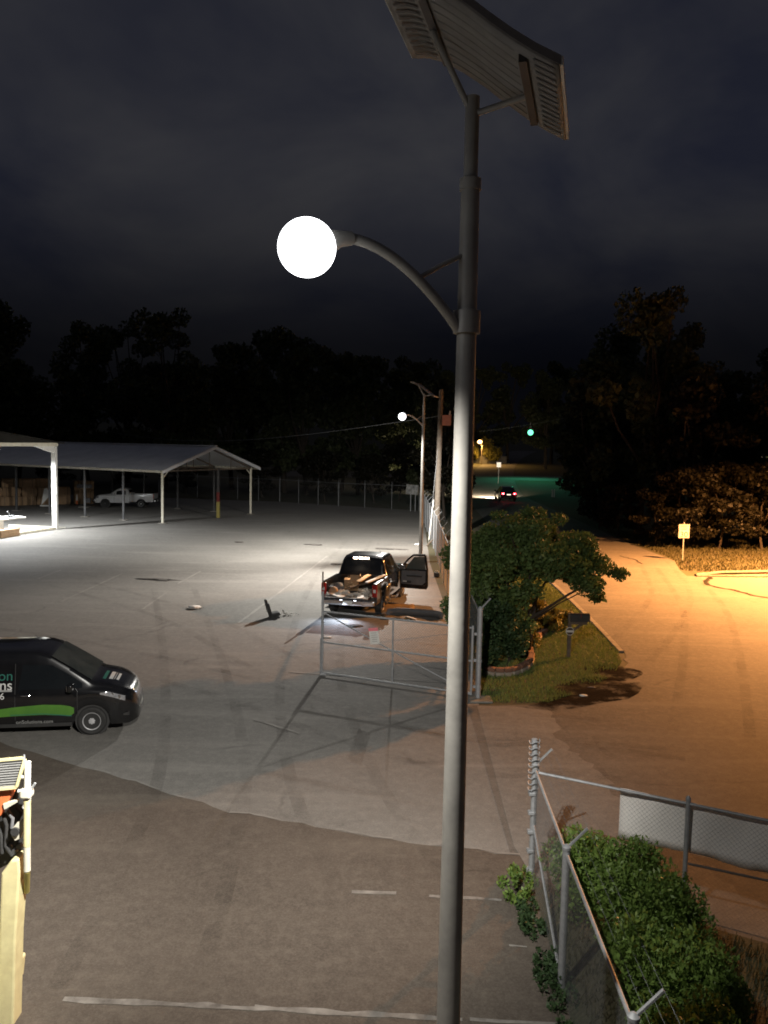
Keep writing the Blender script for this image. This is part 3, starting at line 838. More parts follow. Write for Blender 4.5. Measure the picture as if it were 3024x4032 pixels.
class Body:
    """car body lofted from side and plan curves; x forward, z up"""
    def __init__(s, zt, belt, hwb, hwt, zb, arches, R, x0, x1, roundz=.09):
        s.zt_, s.belt_, s.hwb_, s.hwt_, s.zb_ = zt, belt, hwb, hwt, zb
        s.arches, s.R, s.x0, s.x1, s.rz = arches, R, x0, x1, roundz
    def I(s, tab, x):
        return float(np.interp(x, [p[0] for p in tab], [p[1] for p in tab]))
    def zt(s, x): return s.I(s.zt_, x)
    def belt(s, x): return min(s.I(s.belt_, x), s.zt(x) - .05)
    def zb(s, x):
        z = s.I(s.zb_, x)
        for a in s.arches:
            if abs(x - a) < s.R:
                z = max(z, s.wz + math.sqrt(s.R ** 2 - (x - a) ** 2))
        return z
    wz = 0.33
    def section(s, x):
        zt, be, hb, ht, zb = s.zt(x), s.belt(x), s.I(s.hwb_, x), s.I(s.hwt_, x), s.zb(x)
        zb = min(zb, be - .08)
        rz = min(s.rz, (zt - be) * .5)
        mid = zb + (be - zb) * .55
        pts = [(hb * .955, zb), (hb * .985, zb + (be - zb) * .18), (hb, mid), (hb * .992, be - (be - zb) * .12), (hb * .965, be)]
        zs = zt - rz
        ys = ht
        for k in (.33, .67, 1.0):
            pts.append((hb * .955 + (ys - hb * .955) * k, be + (zs - be) * k))
        pts += [(ys - rz * .35, zt - rz * .35), (ys - rz * 1.1, zt - rz * .02), (ys * .5, zt + .012), (0, zt + .02)]
        return pts
    def side_y(s, x, z):
        p = s.section(x)
        zz = [q[1] for q in p[:8]]; yy = [q[0] for q in p[:8]]
        return float(np.interp(z, zz, yy))
    def shell(s, name, mat, parent, dx=.05, x0=None, x1=None):
        x0 = s.x0 if x0 is None else x0; x1 = s.x1 if x1 is None else x1
        n = int((x1 - x0) / dx) + 1
        xs_ = np.linspace(x0, x1, n)
        rows = []
        for x in xs_:
            p = s.section(x)
            rows.append([(x, -y, z) for y, z in p] + [(x, y, z) for y, z in reversed(p[:-1])])
        mb = MB().grid(rows)
        k = len(rows[0])
        b = len(mb.v)
        mb.f.append(tuple(range(k - 1, -1, -1))); mb.f.append(tuple(range(b - k, b)))
        return mb.build(name, mat, parent, smooth=38)
    def side_patch(s, name, outline, side, mat, parent, off=.006, n=10):
        """patch bounded by lower/upper (x,z) curves: outline=[(x,zlo,zhi),...]"""
        rows = []
        xs_ = np.linspace(outline[0][0], outline[-1][0], n)
        lo = [(o[0], o[1]) for o in outline]; hi = [(o[0], o[2]) for o in outline]
        for x in xs_:
            a, b = s.I(lo, x), s.I(hi, x)
            rows.append([(x, side * (s.side_y(x, a + (b - a) * k / 5) + off), a + (b - a) * k / 5) for k in range(6)])
        return MB().grid(rows).build(name, mat, parent, smooth=50)
    def top_patch(s, name, x0, x1, inset, mat, parent, off=.007, n=10, w0=None, w1=None):
        rows = []
        for i in range(n + 1):
            x = x0 + (x1 - x0) * i / n
            hw = s.I(s.hwt_, x) - inset
            if w0 is not None:
                hw = w0 + (w1 - w0) * i / n
            row = []
            for k in range(9):
                y = hw * (k / 4 - 1)
                f = abs(y) / max(s.I(s.hwt_, x), .01)
                row.append((x, y, s.zt(x) + .02 - .02 * min(1, f) + off))
            rows.append(row)
        return MB().grid(rows).build(name, mat, parent, smooth=50)
    def decal(s, name, me, mat, parent, x, z, side, off=.010):
        """flat lettering mesh (xy) laid on the body side"""
        for v in me.vertices:
            X = x + (v.co.x if side < 0 else -v.co.x); Z = z + v.co.y
            v.co = (X, side * (s.side_y(X, Z) + off + v.co.z), Z)
        return finish(name, me, mat, parent)

# ---- black work van, nose to the right
VYAW = rad(9)
vloc = gp(365, 2893) + Vector((-math.sin(VYAW) * .80, math.cos(VYAW) * .80, 0))
van = thing('work_van', (vloc.x, vloc.y - .03, 0.012), VYAW, 'glossy black work van with green swoosh and white lettering', 'van')
vb = Body(zt=[(-3.85, 1.60), (-3.7, 1.82), (-2.6, 1.88), (-1.5, 1.88), (-1.15, 1.86), (-.92, 1.79), (-.45, 1.50), (.02, 1.19), (.10, 1.16), (.40, 1.10), (.65, 1.01), (.80, .92), (.89, .80), (.95, .60)],
          belt=[(-3.85, 1.05), (-1.0, 1.02), (0, 1.02), (.35, .99), (.6, .9), (.8, .75), (.93, .52)],
          hwb=[(-3.85, .82), (-3.5, .89), (-.3, .90), (.3, .885), (.55, .84), (.72, .74), (.86, .64), (.95, .44)],
          hwt=[(-3.85, .72), (-1.2, .75), (-.9, .755), (.0, .80), (.4, .78), (.65, .70), (.82, .56), (.95, .34)],
          zb=[(-3.85, .32), (-3.4, .24), (-.5, .22), (.5, .22), (.75, .19), (.93, .24)], arches=[0, -3.06], R=.375, x0=-3.85, x1=.95)
vb.wz = .315
van.scale = (.935, .935, .935)
vbody = vb.shell('body', M['black_paint'], van, dx=.04)
MB().box((-1.5, 0, .45), (4.2, 1.3, .4)).build('underbody', M['plastic'], van)
for xw in (0, -3.06):
    for s in (-1, 1):
        wheel(van, (xw, s * .79, .315), .315, .21, s, M['alloy'], 7)
        MB().lathe([(.37, s * .55), (.37, s * .8)], 24, (xw, 0, .315), 'y').build('wheel_well', M['plastic'], van)
vb.top_patch('windshield', -.86, -.02, .05, M['glass2'], van)
for s in (-1, 1):
    vb.side_patch('door_window', [(-1.53, 1.06, 1.10), (-1.49, 1.06, 1.60), (-.85, 1.06, 1.58), (-.45, 1.06, 1.34), (-.20, 1.07, 1.16)], s, M['glass'], van, n=16)
    vb.side_patch('cargo_window', [(-3.1, 1.12, 1.56), (-1.95, 1.1, 1.60)], s, M['glass'], van) if s > 0 else None
    for xd in (-.30, -1.60):
        mb = MB()
        zs = np.linspace(.30, 1.02 if xd > -1 else 1.62, 12)
        mb.grid([[(xd - .006, s * (vb.side_y(xd, z) + .003), z), (xd + .006, s * (vb.side_y(xd, z) + .003), z)] for z in zs])
        mb.build('door_seam', M['plastic'], van)
    m_ = MB().box((-.42, s * 1.0, 1.12), (.12, .22, .17)).build('mirror', M['black_paint'], van, smooth=40, bevel=.04, seg=3)
    MB().box((-.485, s * 1.0, 1.12), (.006, .17, .13)).build('mirror_glass', M['chrome'], m_)
    MB().box((-1.38, s * .915, .94), (.20, .03, .035)).build('door_handle', M['chrome'] if s < 0 else M['plastic'], van, bevel=.012)
    # swept-back headlight
    hl = vb.side_patch('headlight', [(.18, .92, .955), (.36, .87, .965), (.55, .80, .90), (.70, .72, .83)], s, M['lens'], van, off=.010, n=14)
    for hx, hz in ((.42, .895), (.56, .83)):
        MB().lathe([(.0, 0), (.045, .0), (.05, .02), (.03, .035)], 14, (hx, s * (vb.side_y(hx, hz) + .004), hz), 'y').build('reflector_bowl', M['chrome'], hl, smooth=40)
    vb.side_patch('fog_light', [(.66, .40, .44), (.78, .37, .46)], s, M['plastic'], van, off=.012)
    vb.side_patch('sill_trim', [(-2.6, .225, .31), (-.42, .225, .31)], s, M['plastic'], van, off=.012, n=14)
    # vinyl swoosh
    vb.side_patch('swoosh', [(-3.9, .36, .50), (-2.2, .46, .62), (-1.6, .49, .69), (-1.0, .50, .73), (-.62, .47, .71), (-.40, .44, .67), (-.37, .52, .64)], s, M['green'], van, off=.006, n=40)
    vb.side_patch('swoosh_line', [(-1.7, .505, .52), (-1.0, .515, .53), (-.42, .45, .47)], s, M['teal'], van, off=.012, n=20)
    vb.decal('lettering', text_mesh('on', .30), M['teal'], van, -1.80, 1.36, s)
    vb.decal('lettering', text_mesh('ns', .31), M['vinyl'], van, -1.79, 1.16, s)
    vb.side_patch('lettering_rule', [(-2.5, 1.03, 1.07), (-1.66, 1.03, 1.07)], s, M['greyvinyl'], van, off=.012)
    vb.decal('lettering', text_mesh('6', .20), M['vinyl'], van, -1.86, .93, s)
    vb.decal('lettering', text_mesh('onSolutions.com', .115), M['greyvinyl'], van, -1.20, .345, s)
for xg, hw, z in ((.925, .36, .66), (.93, .34, .56), (.92, .30, .36)):
    MB().box((xg, 0, z), (.03, hw * 2, .03)).build('grille_bar', M['chrome'] if z > .5 else M['plastic'], van, bevel=.008)
MB().box((.93, 0, .46), (.04, .52, .11)).build('licence_plate', M['white'], van)
# hood lettering: a teal row and pale rows across the bonnet
for xh, w, hgt, mt in ((.20, .46, .07, 'teal'), (.335, .40, .085, 'vinyl'), (.41, .38, .026, 'greyvinyl'), (.475, .36, .055, 'vinyl')):
    rows = []
    for x in np.linspace(xh - hgt / 2, xh + hgt / 2, 4):
        rows.append([(x, y, vb.zt(x) + .02 - .02 * abs(y) / .7 + .006) for y in np.linspace(-w, w * .35, 10)])
    MB().grid(rows).build('hood_print', M[mt], van, smooth=60)
for s in (-1, 1):
    MB().tube([(.05, s * .55, 1.165), (-.12, s * .1, 1.235), (-.2, -s * .05, 1.285)], .008, 6).build('wiper', M['plastic'], van)
mb = MB(); mb.tube([(-1.25, .3, 1.80), (-1.45, .3, 2.0)], .006, 6); mb.build('aerial', M['plastic'], van)

# ---- pickup builder
def pickup(name, loc, yaw, label, paint, L=5.85, cab0=1.92, H=1.93, hw=1.0, rear_ax=1.22, front_ax=4.88, R=.40, old=False, rim=None, wreck=False):
    t = thing(name, loc, yaw, label, 'pickup truck')
    rim = rim or M['alloy']
    belt = 1.22 if not old else 1.10
    k = H
    if old:
        zt = [(cab0, belt + .05), (cab0 + .10, k - .10), (cab0 + .35, k), (cab0 + .95, k - .02), (cab0 + 1.15, k - .10), (cab0 + 1.70, belt + .06), (L - .25, belt - .06), (L - .06, belt - .18), (L, .72)]
    else:
        zt = [(cab0, belt + .06), (cab0 + .16, k - .09), (cab0 + .42, k), (cab0 + 1.45, k - .01), (cab0 + 1.75, k - .09), (cab0 + 2.50, belt + .10), (L - .35, belt + .02), (L - .08, belt - .12), (L, .75)]
    wsb = 1.70 if old else 2.50; wst = 1.15 if old else 1.78
    b = Body(zt=zt, belt=[(cab0, belt), (L - .4, belt - .06), (L - .1, belt - .25), (L, .6)],
             hwb=[(cab0, hw * .985), (cab0 + wsb, hw), (L - .4, hw * .97), (L - .12, hw * .90), (L, hw * .82)],
             hwt=[(cab0, hw * .80), (cab0 + .3, hw * .76), (cab0 + wst, hw * .76), (cab0 + wsb, hw * .84), (L - .4, hw * .84), (L, hw * .70)],
             zb=[(cab0, .42), (L - .5, .42), (L, .40)], arches=[front_ax], R=R + .075, x0=cab0, x1=L)
    b.wz = R
    b.shell('cab', paint, t, dx=.05)
    # rear window and windshield and side windows
    b.top_patch('rear_window', cab0 + .03, cab0 + .145, 0, M['glass'], t, w0=hw * .70, w1=hw * .66, n=4)
    b.top_patch('windshield', cab0 + wst + .04, cab0 + wsb - .03, .06, M['glass'], t)
    wins = [(cab0 + .30, cab0 + 1.10)] if old else [(cab0 + .24, cab0 + .92), (cab0 + 1.00, cab0 + 1.95)]
    for s in (-1, 1):
        for wi, (a, c) in enumerate(wins):
            last = wi == len(wins) - 1
            top = k - .17
            out = [(a, belt + .03, top - .06), (a + .08, belt + .03, top), (c - .25, belt + .03, top - .02), (c, belt + .03, belt + .30 if last else top - .02)]
            b.side_patch('side_window', out, s, M['glass2' if wi else 'glass'], t, n=12)
        wheel(t, (front_ax, s * (hw - .15), R), R, .26, s, rim, 6)
        wheel(t, (rear_ax, s * (hw - .15), R), R, .26, s, M['alloy'] if not wreck else M['alloy'], 6)
        MB().lathe([(R + .06, s * .5), (R + .06, s * (hw - .05))], 24, (front_ax, 0, R), 'y').build('wheel_well', M['plastic'], t)
        m_ = MB().box((cab0 + wsb - .42, s * (hw + .14), belt + .10), (.13, .24, .20)).build('mirror', paint, t, bevel=.04, seg=3)
        MB().box((cab0 + wsb - .49, s * (hw + .14), belt + .10), (.006, .19, .15)).build('mirror_glass', M['chrome'], m_)
        b.side_patch('headlight', [(L - .34, .80, .98), (L - .12, .78, .95)], s, M['lens'], t, off=.008)
        for xd in ([cab0 + .16, cab0 + 1.28] if old else [cab0 + .12, cab0 + .96, cab0 + 2.05]):
            mb = MB(); zs = np.linspace(.5, belt, 8)
            mb.grid([[(xd - .007, s * (b.side_y(xd, z) + .003), z), (xd + .007, s * (b.side_y(xd, z) + .003), z)] for z in zs]); mb.build('door_seam', M['plastic'], t)
        MB().box((cab0 + .36, s * (hw + .012), belt - .14), (.2, .035, .04)).build('door_handle', M['plastic'] if not old else M['chrome'], t, bevel=.01)
    # cargo bed
    rail = belt + .05
    for s in (-1, 1):
        mb = MB(); rows = []
        for x in np.linspace(.10, cab0 - .03, 36):
            zb = .52
            if abs(x - rear_ax) < R + .08:
                zb = max(zb, R + math.sqrt((R + .08) ** 2 - (x - rear_ax) ** 2))
            rows.append([(x, s * (hw - .03), zb), (x, s * hw, zb + .12), (x, s * hw, rail - .15), (x, s * (hw - .025), rail - .01), (x, s * (hw - .06), rail), (x, s * (hw - .12), rail), (x, s * (hw - .13), rail - .03), (x, s * (hw - .13), .78)])
        mb.grid(rows)
        kk = 8; bb_ = len(mb.v)
        mb.f.append(tuple(range(kk - 1, -1, -1))); mb.f.append(tuple(range(bb_ - kk, bb_)))
        mb.build('bed_side', paint if not (wreck and s < 0) else M['dust_black'], t, smooth=38)
        MB().box((rear_ax, s * (hw - .25), .87), (.86, .24, .22)).build('wheel_house', M['darksteel'] if wreck else paint, t, bevel=.04)
        tl = MB().box((.075, s * (hw - .085), 1.02), (.07, .17, .42)).build('tail_light', M['redlens'], t, bevel=.02)
        MB().box((.036, s * (hw - .085), 1.02), (.01, .09, .11)).build('reverse_lens', M['vinyl'], tl)
    MB().box((1.0, 0, .74), (cab0 - .2, hw * 2 - .2, .06)).build('bed_floor', M['darksteel'], t)
    MB().box((cab0 - .07, 0, 1.0), (.06, hw * 2 - .24, .54)).build('bed_front_wall', paint, t)
    MB().box((2.9, 0, .55), (5.0, .9, .22)).build('chassis', M['plastic'], t)
    MB().tube([(rear_ax, -hw + .2, R), (rear_ax, hw - .2, R)], .07, 10).build('rear_axle', M['plastic'], t)
    bm = MB().box((-.02, 0, .60), (.20, hw * 1.9, .20)).build('rear_bumper', M['chrome'], t, bevel=.05, seg=3)
    MB().box((-.125, 0, .60), (.012, .34, .15)).build('licence_plate', M['white'], bm)
    MB().box((L + .02, 0, .62), (.16, hw * 1.86, .24)).build('front_bumper', M['chrome'], t, bevel=.05, seg=3)
    MB().box((L - .02, 0, .92), (.06, hw * 1.2, .22)).build('grille', M['plastic'], t, bevel=.02)
    return t, b
# ---- wrecked black pickup
TY = rad(90 - 12.5)
tl = Vector((-1.18, 28.35, 0))
trk, tb = pickup('pickup_truck', (tl.x, tl.y, 0.008), TY, 'wrecked black crew cab pickup with open passenger door and debris in bed', M['black_paint'], H=1.94, wreck=True)
# tailgate hanging down level
tg = MB().box((-.24, 0, .80), (.56, 1.62, .055)).build('tailgate', M['black_paint'], trk, bevel=.015)
MB().box((-.50, .05, .835), (.03, 1.5, .02)).build('tailgate_trim', M['greyplastic'], tg)
# cargo lamp lit on the cab roof edge
cl = MB().box((2.02, .06, 1.875), (.10, .62, .07)).build('cargo_lamp', M['plastic'], trk, bevel=.01)
for yy in (-.16, .06, .27):
    MB().box((1.962, yy, 1.875), (.012, .15, .055)).build('lamp_lens', glow('cargo_lens', (1.0, .74, .52), 30.0), cl)
light('cargo_light', 'SPOT', (1.90, .06, 1.87), 75, (1.0, .72, .48), trk, .08, rad(150), .6, (-1, 0, -.75))
for yy in (-.25, .25):
    MB().box((-.11, yy, .72), (.02, .08, .03)).build('plate_lamp', glow('plate_lens', (.80, .88, 1.0), 10.0), trk)
light('plate_light', 'SPOT', (-.22, 0.1, .69), 150, (.70, .80, 1.0), trk, .05, rad(140), .8, (-.75, .1, -1))
# passenger door swung wide open, inner face to the camera
dh = bpy.data.objects.new('door', None); COL.objects.link(dh); dh.parent = trk
dh.location = (3.98, -1.02, 0); dh.rotation_euler = (0, 0, rad(84))
# door profile in its own x(back)-z plane: x runs 0 at hinge to -1.05
outl = [(0, .50), (0, 1.25), (-.30, 1.62), (-.52, 1.83), (-1.05, 1.86), (-1.12, 1.25), (-1.14, .62), (-1.08, .50)]
win = [(-.16, 1.28), (-.40, 1.62), (-.56, 1.75), (-.97, 1.775), (-1.03, 1.28)]
rng_o = [(x, 0, z) for x, z in outl]
mb = MB()
lo = [(0, .50), (0, 1.26), (-1.13, 1.26), (-1.14, .62), (-1.08, .50)]
mb.prism([(x, -.04, z) for x, z in lo], (0, .09, 0))
mb.build('door_skin', M['black_paint'], dh, bevel=.015)
fr = MB()
loop = [(-.02, 1.25), (-.32, 1.63), (-.53, 1.81), (-1.0, 1.83), (-1.09, 1.25)]
for a, c in zip(loop[:-1], loop[1:]):
    fr.bar((a[0], 0, a[1]), (c[0], 0, c[1]), .075, .085, up=(0, 1, 0))
fr.build('window_frame', M['black_paint'], dh, bevel=.01)
MB().prism([(-.24, .002, 1.26), (-.26, .002, 1.36), (-.56, .002, 1.74), (-.97, .002, 1.77), (-1.03, .002, 1.26)], (0, .004, 0)).build('window_pane', pm('clear_pane', (.12, .13, .12), (.10, .11, .10), 3, .1, spec=.6), dh)
MB().prism([(-.07, .055, .68), (-.07, .055, 1.20), (-1.05, .055, 1.22), (-1.04, .055, .78), (-.9, .055, .66)], (0, .02, 0)).build('door_card', M['greyplastic'], dh, bevel=.02)
MB().box((-.60, .10, 1.0), (.62, .06, .05)).build('armrest', M['plastic'], dh, bevel=.015)
MB().box((-.30, .085, .76), (.36, .03, .10)).build('speaker_pocket', M['plastic'], dh, bevel=.01)
MB().box((-.22, .085, .78), (.16, .04, .05)).build('pocket_paper', M['vinyl'], dh)
MB().box((-.40, .088, 1.235), (.7, .03, .02)).build('sill_strip', M['chrome'], dh)
m_ = MB().box((-.16, -.18, 1.34), (.16, .26, .22)).build('door_mirror', M['plastic'], dh, bevel=.04, seg=3)
# torn right flank: bent outer panels hanging off the bed side
mb = MB()
mb.grid([[(.9 + i * .17, -1.03 - .05 * math.sin(i * 1.7) - (.10 if j == 0 else .02 * j), .40 + j * .17 + .05 * math.sin(i * 2.1 + j)) for j in range(5)] for i in range(8)])
mb.build('torn_panel', M['dust_black'], trk, smooth=20, solid=.012)
mb = MB(); mb.tube([(1.9, -1.05, .52), (2.6, -1.18, .42), (3.5, -1.10, .46)], .05, 8); mb.build('bent_side_step', M['dust_black'], trk, smooth=40)
MB().lathe([(.15, -.02), (.17, .0), (.10, .03)], 12, (1.22, -1.0, .40), 'y').build('hub_cover', M['chrome'], trk, smooth=40)
mb = MB(); mb.tube([(2.7, -.5, 1.94), (2.68, -.5, 2.06), (2.6, -.5, 2.08)], .012, 6); mb.build('roof_aerial', M['plastic'], trk)

TM = Matrix.Translation((tl.x, tl.y, .008)) @ Matrix.Rotation(TY, 4, 'Z')
def intruck(x, y, z):
    return TM @ Vector((x, y, z))
def lump(name, loc, size, mat, label, cat, group=None, amp=.25, rz=0.0, n=14, flat=True):
    """crumpled solid: noisy ellipsoid with facets"""
    mb = MB(); rows = []
    ph = [random.uniform(0, 6) for _ in range(6)]
    m = max(6, n // 2)
    for i in range(m + 1):
        th = math.pi * i / m
        row = []
        for k in range(n):
            a = 2 * math.pi * k / n
            r = 1 + amp * (math.sin(3 * a + ph[0] + th * 2) * .5 + math.sin(5 * a + ph[1] - th * 3) * .35 + random.uniform(-.35, .35)) * math.sin(th)
            z = math.cos(th) * (1 if i < m / 2 else .5)
            row.append((size[0] / 2 * r * math.sin(th) * math.cos(a), size[1] / 2 * r * math.sin(th) * math.sin(a), size[2] * .5 * z + size[2] * .25))
        rows.append(row)
    mb.grid(rows, close=True)
    o = mb.build(name, mat, None, smooth=30)
    o.location = loc; o.rotation_euler = (0, 0, rz)
    return tag(o, label, cat, group)
def shards(name, loc, size, mat, label, cat, n=26, rz=0.0, thin=.02):
    """heap of broken flat pieces lying on each other"""
    mb = MB()
    for i in range(n):
        q = random.random() ** .6; a = random.uniform(0, 6.283)
        p = Vector((size[0] * .5 * q * math.cos(a), size[1] * .5 * q * math.sin(a), size[2] * (1 - q) * random.uniform(.25, 1.0) + .02))
        w = min(size[0], size[1]) * random.uniform(.12, .38); h = w * random.uniform(.4, 1.6)
        rot = Matrix.Rotation(random.uniform(0, 6.28), 3, 'Z') @ Matrix.Rotation(random.gauss(0, .45), 3, 'X') @ Matrix.Rotation(random.gauss(0, .45), 3, 'Y')
        k = random.randint(4, 6); ang = sorted(random.uniform(0, 6.283) for _ in range(k))
        if len(set(round(z, 2) for z in ang)) < 3:
            continue
        mb.prism([p + rot @ Vector((w * .5 * math.cos(z) * random.uniform(.7, 1.1), h * .5 * math.sin(z) * random.uniform(.7, 1.1), 0)) for z in ang], rot @ Vector((0, 0, thin)))
    o = mb.build(name, mat, None); o.location = loc; o.rotation_euler = (0, 0, rz)
    return tag(o, label, cat)
def plank(name, a, b, w, h, mat, label, cat, group=None):
    a, b = Vector(a), Vector(b); c = (a + b) / 2
    o = MB().bar(a - c, b - c, w, h).build(name, mat, None, bevel=.006)
    o.location = c
    return tag(o, label, cat, group)
# load in the bed
bx = thing('cardboard_box', intruck(1.45, .28, .775), TY + .2, 'torn cardboard box with raised flap standing in the truck bed', 'box')
MB().box((0, 0, .2), (.45, .5, .4)).build('carton', M['card'], bx, bevel=.01)
MB().box((-.24, -.12, .47), (.02, .3, .2), Matrix.Rotation(.35, 3, 'Y')).build('flap', M['card'], bx)
MB().box((-.10, -.30, .46), (.3, .02, .22), Matrix.Rotation(.3, 3, 'X')).build('flap', M['card'], bx)
plank('lumber_board', intruck(.9, -.12, 1.18), intruck(1.78, -.30, 1.30), .18, .035, M['lumber'], 'pale board leaning against the cab wall in the truck bed', 'board')
plank('lumber_board', intruck(.35, -.55, 1.26), intruck(1.6, -.93, 1.36), .12, .04, M['whiterag'], 'long white board laid over the right bed rail of the pickup', 'board')
plank('lumber_board', intruck(.55, .10, 1.02), intruck(1.4, -.5, 1.12), .14, .04, M['wood'], 'brown board under the pale board in the truck bed', 'board')
shards('crumpled_paper', intruck(.95, .18, .90), (.45, .32, .30), M['lumber'], 'torn pale wrapping paper heaped before the cardboard box', 'paper', n=34)
shards('drywall_scrap', intruck(.30, .28, .775), (.75, .95, .20), M['whiterag'], 'large heap of white broken scraps at the tail of the truck bed', 'debris', n=60)
shards('drywall_scrap', intruck(.05, -.30, .775), (.60, .65, .16), M['whiterag'], 'white scraps spilling over the lowered tailgate', 'debris', n=34)
shards('drywall_scrap', intruck(.45, -.52, .79), (.45, .38, .30), M['whiterag'], 'small white scrap pile beside the red tail light inside the bed', 'debris', n=34)
lump('round_bucket', intruck(.30, .62, .80), (.34, .34, .36), M['card'], 'tan rounded lump at the left corner of the truck bed', 'debris', amp=.08)
lump('round_bucket', intruck(.95, .62, .80), (.40, .40, .42), M['greyplastic'], 'grey rounded lump against the left wall of the truck bed', 'debris', amp=.08)
plank('drywall_board', intruck(-.40, .10, .85), intruck(.25, .75, .86), .28, .03, M['whiterag'], 'white flat board poking past the left tail of the pickup', 'board')
plank('drywall_board', intruck(-.48, -.55, .852), intruck(.1, -.42, .86), .22, .03, M['whiterag'], 'white flat board on the right end of the tailgate', 'board')
plank('wood_stake', intruck(-.02, .92, 1.05), intruck(.0, .93, 1.62), .05, .05, M['wood'], 'thin upright stake at the left rear bed corner', 'stake')

# ground debris round the truck
bmp = thing('loose_bumper', gp(1640, 2425), rad(-12), 'torn off dark bumper lying on the asphalt right of the truck', 'bumper')
rows = []
for i in range(15):
    s = i / 14
    x = -1.0 + 2.0 * s; bend = .35 * (2 * s - 1) ** 4
    rows.append([(x, -.10 - bend, .02), (x, -.12 - bend, .16), (x, -.02 - bend, .26), (x, .10 - bend, .24), (x, .12 - bend, .05)])
MB().grid(rows).build('cover', M['greyplastic'], bmp, smooth=40, solid=.01)
MB().bar((-.7, .02, .14), (.7, .02, .14), .05, .12).build('crash_bar', M['darksteel'], bmp)
o = MB().grid([[gp(1500 + i * 22, 2378 + j * 12, .02 + .02 * math.sin(i * 2.1 + j * 1.3)) for j in range(6)] for i in range(7)]).build('thin_sheet', pm('tan_sheet', (.24, .17, .09), (.17, .12, .065), 4, .85), None, smooth=30, solid=.006)  # thin rippled tan sheet on the ground
tag(o, 'thin tan sheet lying beside the right side of the truck', 'sheet')
plank('broken_trim', gp(1500, 2415, .06), gp(1600, 2398, .10), .10, .05, M['greyplastic'], 'broken trim strip between the truck and the loose bumper', 'debris')
plank('broken_trim', gp(1640, 2440, .05), gp(1600, 2428, .05), .08, .04, M['lumber'], 'light strip lying against the loose bumper', 'debris')
lump('crushed_carton', gp(1395, 2467), (.55, .30, .10), M['rag'], 'flattened dark scrap on the lit ground behind the bumper', 'debris', amp=.4)
lump('litter', gp(1290, 2512), (.30, .14, .07), M['whiterag'], 'small white litter in the shadow behind the truck', 'litter', amp=.4)
# car seat thrown on the lot
cs = thing('salvaged_seat', gp(1080, 2432), rad(200), 'black car seat tipped on the open asphalt left of the truck', 'seat')
cs.scale = (.72, .72, .62)
MB().box((0, 0, .22), (.52, .52, .20), Matrix.Rotation(.15, 3, 'Y')).build('cushion', M['plastic'], cs, bevel=.06, seg=3)
MB().box((.30, 0, .56), (.16, .48, .66), Matrix.Rotation(.25, 3, 'Y')).build('backrest', M['plastic'], cs, bevel=.06, seg=3)
MB().box((.42, 0, .96), (.11, .26, .20), Matrix.Rotation(.25, 3, 'Y')).build('headrest', M['plastic'], cs, bevel=.04, seg=3)
MB().box((0, 0, .07), (.46, .44, .10)).build('seat_frame', M['darksteel'], cs)
shards('white_rag', gp(1115, 2425), (.55, .35, .26), M['whiterag'], 'white crumpled rag against the tipped car seat', 'rag', n=22)
shards('white_rag', gp(1150, 2424), (.55, .22, .14), M['whiterag'], 'long white rag trailing away from the tipped car seat', 'rag', n=22)
pb = lump('plastic_bag', gp(765, 2398), (.50, .36, .18), M['whiterag'], 'white plastic bag lying alone on the open asphalt', 'bag', amp=.4)
for px, py, w, lab in ((1235, 2146, 1.0, 'short dark strip of rag on the far asphalt above the truck cab'), (1530, 2163, 1.55, 'long dark strip of torn carpet near the distant lamp'),
                       (622, 2284, 1.5, 'thin dark strip on the asphalt beyond the plastic bag'), (1330, 2223, .7, 'small dark scrap left of the truck cab'), (940, 2136, .5, 'tiny dark scrap far out on the lot')):
    lump('dark_strip', gp(px, py), (w, .38, .09), M['rag'], lab, 'debris', amp=.7, rz=rad(-9), n=18)
lump('litter', gp(1648, 2147), (.5, .3, .16), M['whiterag'], 'pale scrap at the foot of the distant solar lamp', 'litter', amp=.3)
lump('litter', gp(2297, 2742), (.20, .13, .07), M['whiterag'], 'bright white scrap lying in the dark mud', 'litter', amp=.2)
lump('litter', gp(2330, 2708), (.22, .08, .04), M['greyplastic'], 'dull grey scrap at the edge of the mud', 'litter', amp=.3)
ln = thing('small_lantern', gp(1719, 2273), 0, 'small dark boxy object with pale top by the fence weeds', 'lantern')
MB().box((0, 0, .12), (.26, .22, .20)).build('case', M['plastic'], ln, bevel=.03)
MB().tube([(-.1, 0, .22), (-.06, 0, .30), (.06, 0, .30), (.1, 0, .22)], .015, 6).build('handle', M['whiterag'], ln)

# ---- white regular cab pickup under the carport
wl = gp(600, 1998)
wp, wb_ = pickup('pickup_truck', (wl.x + .3, wl.y + .2, .008), rad(180 + 4), 'old white regular cab pickup parked under the metal carport', M['white_car'], L=5.1, cab0=2.15, H=1.66, hw=.92, rear_ax=1.15, front_ax=4.2, R=.35, old=True, rim=M['darksteel'])
MB().box((.06, 0, .98), (.06, 1.66, .44)).build('tailgate', M['white_car'], wp, bevel=.02)

